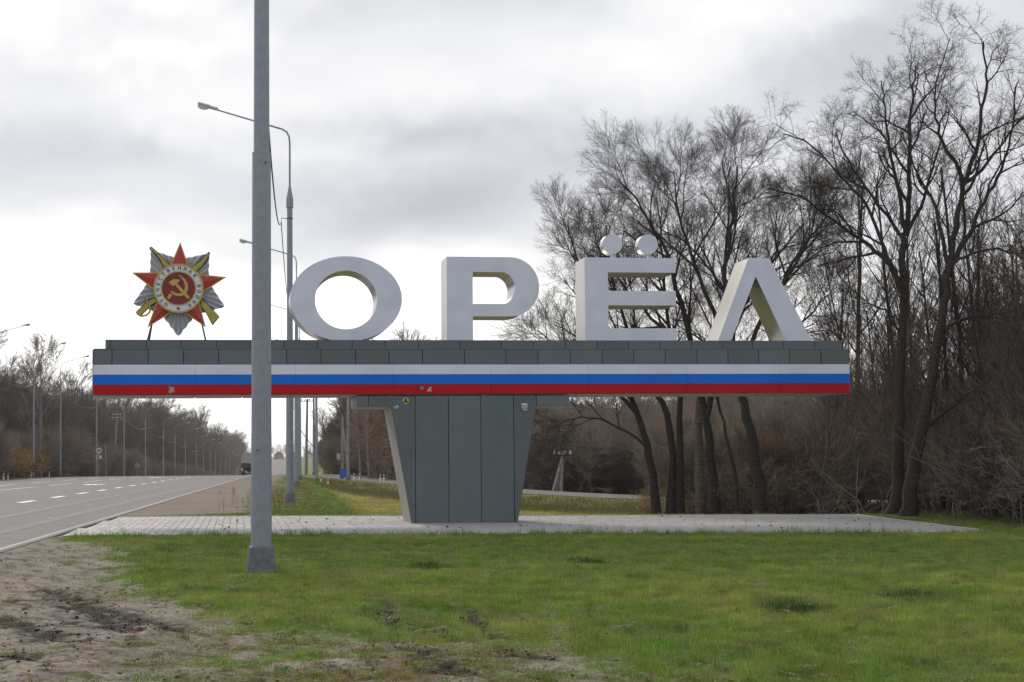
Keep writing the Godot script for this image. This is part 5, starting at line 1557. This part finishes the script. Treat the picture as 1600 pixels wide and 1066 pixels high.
# ---------------------------------------------------------------- roadside things
func make_posts() -> void:
	M.galvanized = mat("galvanized steel", lin(0.305, 0.335, 0.38), 0.5, 0.25, noise_image(256, 51, 0.02, 0.93, 1.04, 5), 1.3, 0.0, 0.5)
	M.base_grey = mat("grey plastic cover", lin(0.17, 0.175, 0.19), 0.6, 0.0, noise_image(256, 52, 0.02, 0.75, 1.1, 4), 1.5)
	M.dark_steel = mat("dark steel", lin(0.07, 0.07, 0.075), 0.5, 0.6)
	M.lamp_housing = mat("lamp housing", lin(0.55, 0.56, 0.56), 0.4)
	M.lamp_glass = mat("milky lamp glass", lin(0.72, 0.72, 0.66), 0.2)
	M.lamp_glass.backlight_enabled = true
	M.lamp_glass.backlight = Color(0.8, 0.8, 0.75)
	M.cable = mat("black cable", lin(0.045, 0.045, 0.048), 0.6)
	var grp := "lamp posts along the right side of the main road"
	var row := []
	var names := ["nearest lamp post, a thick galvanized pole in front of the sign", "second nearest lamp post, its arm reaching left above the emblem", "third nearest lamp post, its lamp just left of the nearest pole", "fourth lamp post of the right row, seen under the sign", "fifth lamp post of the right row, seen under the sign", "sixth lamp post of the right row, far along the road", "seventh lamp post of the right row, far along the road"]
	for i in 7:
		var d := 23.9 + 38.5 * i
		var x := -0.61 - 0.1145 * d if i < 4 else road_x(4.9, d)
		if i == 0: x = -3.35
		lamp_post(names[i], x, d, base_height(x, d), -1.0, grp)
		row.append(point(x, base_height(x, d), d))
	var ax := Basis(Vector3.UP, 0.1204)
	for i in 6:
		cable("black overhead cable between %s and %s lamp post of the right row" % [["the nearest", "the second", "the third", "the fourth", "the fifth", "the sixth"][i], ["the second", "the third", "the fourth", "the fifth", "the sixth", "the seventh"][i]], row[i] + ax * (Vector3(-0.3, 9.83, 0) if i > 0 else Vector3(0.02, 7.0, -0.1)), row[i + 1] + ax * Vector3(-0.3, 9.83, 0), 0.9, 0.016, "cables of the right row")
	row.clear()
	var dists := [159.5, 184.6, 205.7, 243.0, 282.0, 322.0, 366.0, 401.0, 438.0, 487.0, 524.0, 566.0, 602.0, 645.0, 690.0, 735.0]
	var where := ["just outside the left edge, only its lamp in view", "first post fully in view at the left", "second from the left edge", "behind the speed limit sign", "right of the leaning concrete pole", "right of the triangular sign"]
	for i in dists.size():
		var d: float = dists[i]
		var x := road_x(-22.15, d)
		var o := lamp_post("lamp post across the road, %s" % where[i] if i < 6 else "lamp post far along the left roadside, number %d past the triangle" % (i - 5), x, d, base_height(x, d), 1.0, "lamp posts along the left side of the main road")
		row.append(o.position)
	for i in 10:
		cable("sagging overhead cable between lamp posts left of the road, span %d from the left edge" % (i + 1), row[i] + ax * Vector3(0.1, 9.7, 0), row[i + 1] + ax * Vector3(0.1, 9.7, 0), 0.8, 0.045 if i < 4 else 0.06, "cables of the left row")
	var j := 0
	for q in [[-16.75, 153.0], [-13.95, 152.0], [-21.3, 192.0]]:
		var o := lamp_post(["grey post of the side road, just left of the blue box", "grey post of the side road just right of the blue box", "grey post of the side road, the farthest of three"][j], q[0], q[1], base_height(q[0], q[1]), 1.0, "posts of the side road", false)
		o.scale.y = 0.97
		j += 1

func small_things() -> void:
	var conc := mat("weathered concrete", lin(0.4, 0.385, 0.36), 0.9, 0.0, noise_image(256, 53, 0.03, 0.7, 1.1, 4), 0.8)
	var timber := mat("old timber", lin(0.28, 0.25, 0.21), 0.9)
	var whitep := mat("white plastic", lin(0.75, 0.75, 0.74), 0.6)
	var black := mat("black band", lin(0.02, 0.02, 0.02), 0.6)
	var porcelain := mat("insulator", lin(0.72, 0.73, 0.74), 0.25)
	var zinc := mat("bare sign metal", lin(0.42, 0.42, 0.43), 0.5, 0.4)
	# utility poles made of a pole and a strut
	var utility := func(label: String, x: float, d: float, high: float, lean: float, m: Material, strut: float, arms: int) -> Node3D:
		var o := thing("utility_pole", label, "utility pole", point(x, base_height(x, d) - 0.1, d))
		var mb := MB.new()
		mb.tube(PackedVector3Array([Vector3.ZERO, Vector3(lean, high, 0)]), PackedFloat32Array([0.17, 0.11]), 10)
		obj("pole", mb, m, o)
		if strut != 0.0:
			mb = MB.new()
			mb.tube(PackedVector3Array([Vector3(strut, 0, 0.2), Vector3(lean * 0.85, high * 0.86, 0.05)]), PackedFloat32Array([0.15, 0.1]), 10)
			obj("strut", mb, m, o)
		for k in arms:
			mb = MB.new()
			mb.box(Vector3(lean, high - 0.25 - 0.55 * k, 0.14), Vector3(1.5, 0.08, 0.08))
			var arm := obj("crossarm", mb, M.dark_steel, o)
			for s in [-0.65, -0.25, 0.25, 0.65]:
				var ins := MB.new()
				ins.lathe(Vector3(lean + s, high - 0.2 - 0.55 * k, 0.14), [[0.0, 0.0], [0.05, 0.02], [0.09, 0.06], [0.05, 0.1], [0.09, 0.14], [0.06, 0.2], [0.0, 0.24]], 10)
				obj("insulator", ins, porcelain, arm)
		return o
	utility.call("concrete utility pole leaning right before the wood, insulators on top, left of the road", -66.9, 300.0, 11.4, 0.7, conc, 0.0, 2)
	utility.call("concrete utility pole with a strut standing behind the blue box", -15.75, 166.0, 5.9, 0.0, conc, 0.65, 0)
	utility.call("grey utility pole among the lamp posts left of the blue box", -22.6, 196.0, 8.4, 0.15, conc, 0.0, 1)
	var legs: Node3D = utility.call("three-legged concrete utility pole with white insulators, right of the pylon", 2.75, 104.0, 2.9, 0.15, conc, -0.75, 1)
	var mb := MB.new()
	mb.tube(PackedVector3Array([Vector3(-0.35, 0, -0.2), Vector3(0.12, 2.5, 0)]), PackedFloat32Array([0.1, 0.08]), 8)
	obj("strut", mb, conc, legs)
	legs.scale = Vector3(0.72, 0.92, 0.72)
	cable("upper pale wire running right from the three-legged pole", point(2.9, 2.5, 104.0), point(9.5, 2.5, 112.0), 0.15, 0.016)
	cable("lower pale wire running right from the three-legged pole", point(2.9, 2.25, 104.0), point(8.6, 1.9, 110.0), 0.1, 0.02)
	cable("slack wire hanging from the lamp posts down to the blue box", point(-18.9, 4.2, 160.0), point(-15.9, 0.9, 165.6), 0.5, 0.03)
	# blue box with a pale meter
	var bx := thing("blue_box", "bright blue metal utility box standing in the grass left of the pylon", "utility box", point(-15.35, base_height(-15.35, 163.0), 163.0))
	mb = MB.new(); mb.bevel_box(Vector3(0, 0.5, 0), Vector3(0.72, 0.95, 0.5), 0.02); obj("cabinet", mb, mat("blue paint", lin(0.02, 0.1, 0.42), 0.5), bx)
	mb = MB.new(); mb.bevel_box(Vector3(0, 0.5, 0.256), Vector3(0.6, 0.8, 0.02), 0.006); obj("door", mb, mat("blue door paint", lin(0.025, 0.115, 0.46), 0.45), bx)
	mb = MB.new(); mb.box(Vector3(0, -0.02, 0), Vector3(0.6, 0.16, 0.4)); obj("plinth", mb, conc, bx)
	mb = MB.new(); mb.bevel_box(Vector3(0.12, 0.12, 0.27), Vector3(0.12, 0.09, 0.01), 0.003); obj("label_plate", mb, whitep, bx)
	var meter := thing("meter_box", "pale meter box fixed on the concrete pole above the blue box", "meter box", point(-16.1, 1.85, 165.8))
	mb = MB.new(); mb.bevel_box(Vector3(0, 0, 0), Vector3(0.34, 0.55, 0.22), 0.02); obj("housing", mb, mat("pale grey paint", lin(0.5, 0.5, 0.47), 0.6), meter)
	mb = MB.new(); mb.box(Vector3(0, 0.29, 0), Vector3(0.4, 0.03, 0.28)); obj("lid", mb, zinc, meter)
	# white guide posts
	var post := func(label: String, x: float, d: float) -> void:
		var o := thing("guide_post", label, "guide post", point(x, base_height(x, d), d), 0.0, "white guide posts")
		var a := MB.new(); a.bevel_box(Vector3(0, 0.29, 0), Vector3(0.13, 0.62, 0.07), 0.015); obj("post", a, whitep, o)
		a = MB.new(); a.box(Vector3(0, 0.47, 0), Vector3(0.134, 0.11, 0.074)); obj("band", a, black, o)
	var tell := ["just left of the blue box", "first right of the blue box", "second right of the blue box", "left of the last one beside the pylon", "right beside the pylon's slanted edge", "on the grassy bank by the lamp posts"]
	var gp := [[-15.15, 147.0], [-12.9, 145.5], [-12.4, 145.0], [-9.95, 134.5], [-9.65, 134.0], [-16.9, 158.0]]
	for i in gp.size(): post.call("white guide post with black band, %s" % tell[i], gp[i][0], gp[i][1])
	var lp := [[162.0, "at the left edge of the picture"], [164.5, "second from the left edge"], [179.0, "at the foot of the first lamp post"], [192.0, "between the first two lamp posts"]]
	for l in lp: post.call("white guide post across the road, %s" % l[1], road_x(-21.5, l[0]), l[0])
	# speed limit sign with its plate
	var d := 231.0; var x := road_x(-20.5, d); var y := base_height(x, d)
	var sg := thing("speed_limit_sign", "round 50 speed limit sign with a camera plate below, across the road", "road sign", point(x, y, d))
	mb = MB.new(); mb.lathe(Vector3.ZERO, [[0.04, -0.1], [0.04, 3.9]], 10); obj("pole", mb, zinc, sg)
	var disc := func(r: float, z: float, m: Material, parent: Node) -> MeshInstance3D:
		var a := MB.new(); a.lathe(Vector3.ZERO, [[0.0, 0.0], [r, 0.0], [r, 0.02], [0.0, 0.02]], 32)
		var q := obj("disc", a, m, parent); q.rotation.x = PI / 2; q.position = Vector3(0, 2.72 - y + y, z)
		return q
	var rim: MeshInstance3D = disc.call(0.5, 0.05, mat("sign red", lin(0.4, 0.03, 0.03), 0.5), sg)
	rim.position.y = 3.45
	var white_disc: MeshInstance3D = disc.call(0.4, 0.072, whitep, sg)
	white_disc.position.y = 3.45
	var tm := TextMesh.new()
	var font := SystemFont.new(); font.font_names = PackedStringArray(["Droid Sans"]); font.font_weight = 700
	tm.font = font; tm.text = "50"; tm.font_size = 64; tm.pixel_size = 0.5 / 64.0; tm.depth = 0.01
	var num := obj("number", tm, black, sg); num.position = Vector3(0, 3.45, 0.102)
	mb = MB.new(); mb.bevel_box(Vector3(0.03, 2.62, 0.06), Vector3(0.78, 0.42, 0.025), 0.004); var plate := obj("plate", mb, whitep, sg)
	mb = MB.new(); mb.bevel_box(Vector3(-0.1, 2.6, 0.08), Vector3(0.24, 0.17, 0.014), 0.003); mb.lathe(Vector3(-0.03, 2.68, 0.08), [[0.0, 0.0], [0.04, 0.0], [0.04, 0.07], [0.0, 0.07]], 10); obj("camera_symbol", mb, black, plate)
	# back of a warning triangle
	d = 287.0; x = road_x(-20.5, d); y = base_height(x, d)
	var tr := thing("warning_sign", "grey back of a triangular warning sign standing by the far side of the road", "road sign", point(x, y, d))
	mb = MB.new(); mb.lathe(Vector3.ZERO, [[0.035, -0.1], [0.035, 3.1]], 10); obj("pole", mb, zinc, tr)
	mb = MB.new(); mb.prism(PackedVector2Array([Vector2(-0.55, 2.15), Vector2(0.55, 2.15), Vector2(0.0, 3.1)]), -0.06, -0.04); obj("plate", mb, zinc, tr)
	mb = MB.new(); mb.box(Vector3(0, 2.4, -0.03), Vector3(0.5, 0.05, 0.03)); mb.box(Vector3(0, 2.75, -0.03), Vector3(0.3, 0.05, 0.03)); obj("brace", mb, zinc, tr)
	# timber post and the dark back of a board
	d = 273.0; x = road_x(-24.0, d); y = base_height(x, d)
	var tp := thing("timber_post", "bare pale timber post between the speed limit sign and the dark board", "post", point(x, y, d))
	mb = MB.new(); mb.tube(PackedVector3Array([Vector3.ZERO, Vector3(-0.12, 5.3, 0)]), PackedFloat32Array([0.15, 0.12]), 9); obj("trunk", mb, timber, tp)
	d = 308.0; x = road_x(-26.0, d); y = base_height(x, d)
	var bb := thing("board", "dark back of a framed board on two posts before the wood", "board", point(x, y, d))
	mb = MB.new(); mb.bevel_box(Vector3(0, 4.0, 0), Vector3(2.3, 1.7, 0.06), 0.02); obj("sheet", mb, mat("dark board", lin(0.1, 0.095, 0.1), 0.7), bb)
	for s in [-0.8, 0.0, 0.8]:
		mb = MB.new(); mb.box(Vector3(s, 4.0, 0.06), Vector3(0.08, 1.7, 0.06)); obj("batten", mb, timber, bb)
	for s in [-0.8, 0.8]:
		mb = MB.new(); mb.lathe(Vector3(s, 0, 0), [[0.06, -0.2], [0.06, 4.8]], 8); obj("leg", mb, zinc, bb)

func make_truck() -> void:
	var d := 268.0; var x := road_x(-2.0, d)
	var o := thing("army_truck", "green truck with a grey tarpaulin seen from behind, driving off along the road", "truck", point(x, profile(d) - 0.009 * (clampf(x, -8.0, 14.0) + 8.0) + 0.02, d), 0.1204)
	var green := mat("dull green paint", lin(0.045, 0.055, 0.04), 0.6)
	var canvas := mat("grey green tarpaulin", lin(0.6, 0.61, 0.58), 0.9, 0.0, noise_image(256, 81, 0.03, 0.6, 1.15, 4), 0.9, 3.0)
	var rubber := mat("tyre rubber", lin(0.02, 0.02, 0.02), 0.9)
	var mb := MB.new()
	mb.bevel_box(Vector3(0, 1.05, -3.2), Vector3(0.9, 0.3, 7.4), 0.03); obj("chassis", mb, M.dark_steel, o)
	mb = MB.new()
	mb.bevel_box(Vector3(0, 1.95, -1.9), Vector3(2.5, 0.75, 4.2), 0.04); var bed := obj("cargo_bed", mb, green, o)
	mb = MB.new(); mb.bevel_box(Vector3(0, 1.95, 0.24), Vector3(2.44, 0.7, 0.05), 0.01)
	for s in [-0.9, -0.3, 0.3, 0.9]: mb.box(Vector3(s, 1.95, 0.28), Vector3(0.07, 0.66, 0.03))
	obj("tailgate", mb, green, bed)
	# tarpaulin over hoops, slightly sagging between them
	mb = MB.new()
	var rows: Array = []
	for i in 17:
		var z := 0.22 - i * 0.2656
		var sag := 0.05 * absf(sin(i * PI / 4.0))
		var ring: Array[Vector3] = []
		for k in 15:
			var t := k / 14.0
			var a := lerpf(-0.15, PI + 0.15, t)
			var r := 1.0 / pow(pow(absf(cos(a)), 5.0) + pow(absf(sin(a)), 5.0), 0.2)
			ring.append(Vector3(-cos(a) * r * (1.27 - sag * 0.6), 2.28 + maxf(sin(a), -0.1) * r * (1.62 - sag) + 0.03 * n_fine.get_noise_2d(k * 13.0, i * 11.0), z))
		rows.append(ring)
	for i in 16:
		for k in 14: mb.quad(rows[i][k], rows[i][k + 1], rows[i + 1][k + 1], rows[i + 1][k], rows[i][k] - Vector3(0, 2.4, rows[i][k].z))
	for e in [0, 16]:
		for k in 14: mb.tri(Vector3(0, 2.3, rows[e][0].z + (0.03 if e == 0 else -0.03)), rows[e][k], rows[e][k + 1], Vector3(0, 0, 1 if e == 0 else -1))
	obj("tarpaulin", mb, canvas, o)
	mb = MB.new(); mb.bevel_box(Vector3(0, 2.1, -5.3), Vector3(2.4, 1.9, 1.9), 0.12); obj("cab", mb, green, o)
	mb = MB.new(); mb.bevel_box(Vector3(0, 0.72, 0.35), Vector3(2.4, 0.22, 0.16), 0.02); var bumper := obj("bumper", mb, M.dark_steel, o)
	for s in [-1.0, 1.0]:
		mb = MB.new(); mb.bevel_box(Vector3(s * 1.0, 1.05, 0.34), Vector3(0.2, 0.12, 0.05), 0.01); obj("tail_light", mb, mat("red lens", lin(0.25, 0.02, 0.02), 0.3), bumper)
		for z in [-0.7, -1.95, -5.2]:
			mb = MB.new()
			mb.lathe(Vector3.ZERO, [[0.28, -0.2], [0.48, -0.2], [0.56, -0.12], [0.56, 0.12], [0.48, 0.2], [0.28, 0.2]], 22)
			var wheel := obj("wheel", mb, rubber, o)
			wheel.transform = Transform3D(Basis(Vector3.BACK, PI / 2), Vector3(s * 1.0, 0.56, z))
			mb = MB.new(); mb.lathe(Vector3.ZERO, [[0.0, -0.12], [0.29, -0.14], [0.29, 0.14], [0.0, 0.12]], 16); obj("rim", mb, green, wheel)
		mb = MB.new(); mb.box(Vector3(s * 1.0, 0.85, -0.02), Vector3(0.5, 0.55, 0.02)); obj("mud_flap", mb, rubber, o)

func make_houses() -> void:
	var roofs := [lin(0.17, 0.05, 0.04), lin(0.13, 0.06, 0.05), lin(0.12, 0.11, 0.11)]
	var walls := [lin(0.42, 0.36, 0.33), lin(0.3, 0.2, 0.17), lin(0.5, 0.48, 0.45)]
	var told := ["far house with a red roof at the end of the road", "far brick house left of the road's end", "far pale house right of the road's end"]
	var spots := [[-1.0, 1510.0], [-14.0, 1560.0], [12.0, 1600.0]]
	for i in 3:
		var d: float = spots[i][1]; var x: float = road_x(spots[i][0] - 10.0 + 14.0, d)
		var o := thing("house", told[i], "house", point(x, base_height(x, d), d), 0.2)
		var mb := MB.new(); mb.box(Vector3(0, 1.8, 0), Vector3(8.0, 3.6, 7.0)); obj("wall", mb, mat("house wall", walls[i], 0.9), o)
		mb = MB.new(); mb.prism(PackedVector2Array([Vector2(-4.6, 3.5), Vector2(4.6, 3.5), Vector2(0.0, 6.8)]), -3.9, 3.9); var roof := obj("roof", mb, mat("house roof", roofs[i], 0.8), o)
		mb = MB.new(); mb.box(Vector3(1.6, 6.2, 0.5), Vector3(0.6, 1.6, 0.6)); obj("chimney", mb, mat("brick", lin(0.25, 0.12, 0.08), 0.9), roof)
		for s in [-2.2, 2.2]:
			mb = MB.new(); mb.box(Vector3(s, 2.0, 3.51), Vector3(1.3, 1.4, 0.06)); var win := obj("window", mb, mat("white frame", lin(0.6, 0.6, 0.58), 0.6), o)
			mb = MB.new(); mb.box(Vector3(s, 2.0, 3.54), Vector3(1.0, 1.1, 0.02)); obj("pane", mb, mat("window glass", lin(0.05, 0.06, 0.07), 0.1), win)

func _ready() -> void:
	rng.seed = 4
	# camera
	var cam := Camera3D.new()
	cam.name = "camera"
	cam.fov = 21.553
	cam.near = 0.1; cam.far = 6000.0
	cam.transform = Transform3D(Basis(Vector3.RIGHT, 0.066331) * Basis(Vector3.BACK, -0.0087266), Vector3(0, 1.4, 0))
	add_child(cam)
	cam.current = true
	# sky, sun behind thin cloud, exposure
	var env := Environment.new()
	env.background_mode = Environment.BG_SKY
	env.sky = Sky.new()
	var sm := PanoramaSkyMaterial.new()
	sm.panorama = make_sky()
	env.sky.sky_material = sm
	env.tonemap_mode = Environment.TONE_MAPPER_LINEAR
	env.tonemap_exposure = 1.0
	env.fog_enabled = true; env.fog_density = 0.0002; env.fog_light_color = Color(0.97, 0.96, 0.95)
	env.sdfgi_enabled = true; env.ssao_enabled = true; env.ssil_enabled = true
	var we := WorldEnvironment.new()
	we.name = "world_environment"
	we.environment = env
	add_child(we)
	var sun := DirectionalLight3D.new()
	sun.name = "sun"
	sun.light_energy = 0.8
	sun.light_angular_distance = 14.0
	sun.light_color = Color(1.0, 0.96, 0.91)
	sun.shadow_enabled = true
	var az := deg_to_rad(-24.0); var el := deg_to_rad(31.0)
	var to_sun := Vector3(sin(az) * cos(el), sin(el), -cos(az) * cos(el))
	sun.basis = Basis.looking_at(-to_sun, Vector3.UP)
	add_child(sun)
	for q in [[n_low, 1, 0.06, 3], [n_mid, 2, 0.35, 4], [n_fine, 3, 1.0, 3]]:
		q[0].seed = q[1]; q[0].frequency = q[2]; q[0].fractal_octaves = q[3]
	make_profile()
	make_ground()
	make_road()
	make_platform()
	make_monument()
	make_posts()
	make_emblem()
	make_trees()
	make_grass()
	small_things()
	make_truck()
	make_houses()
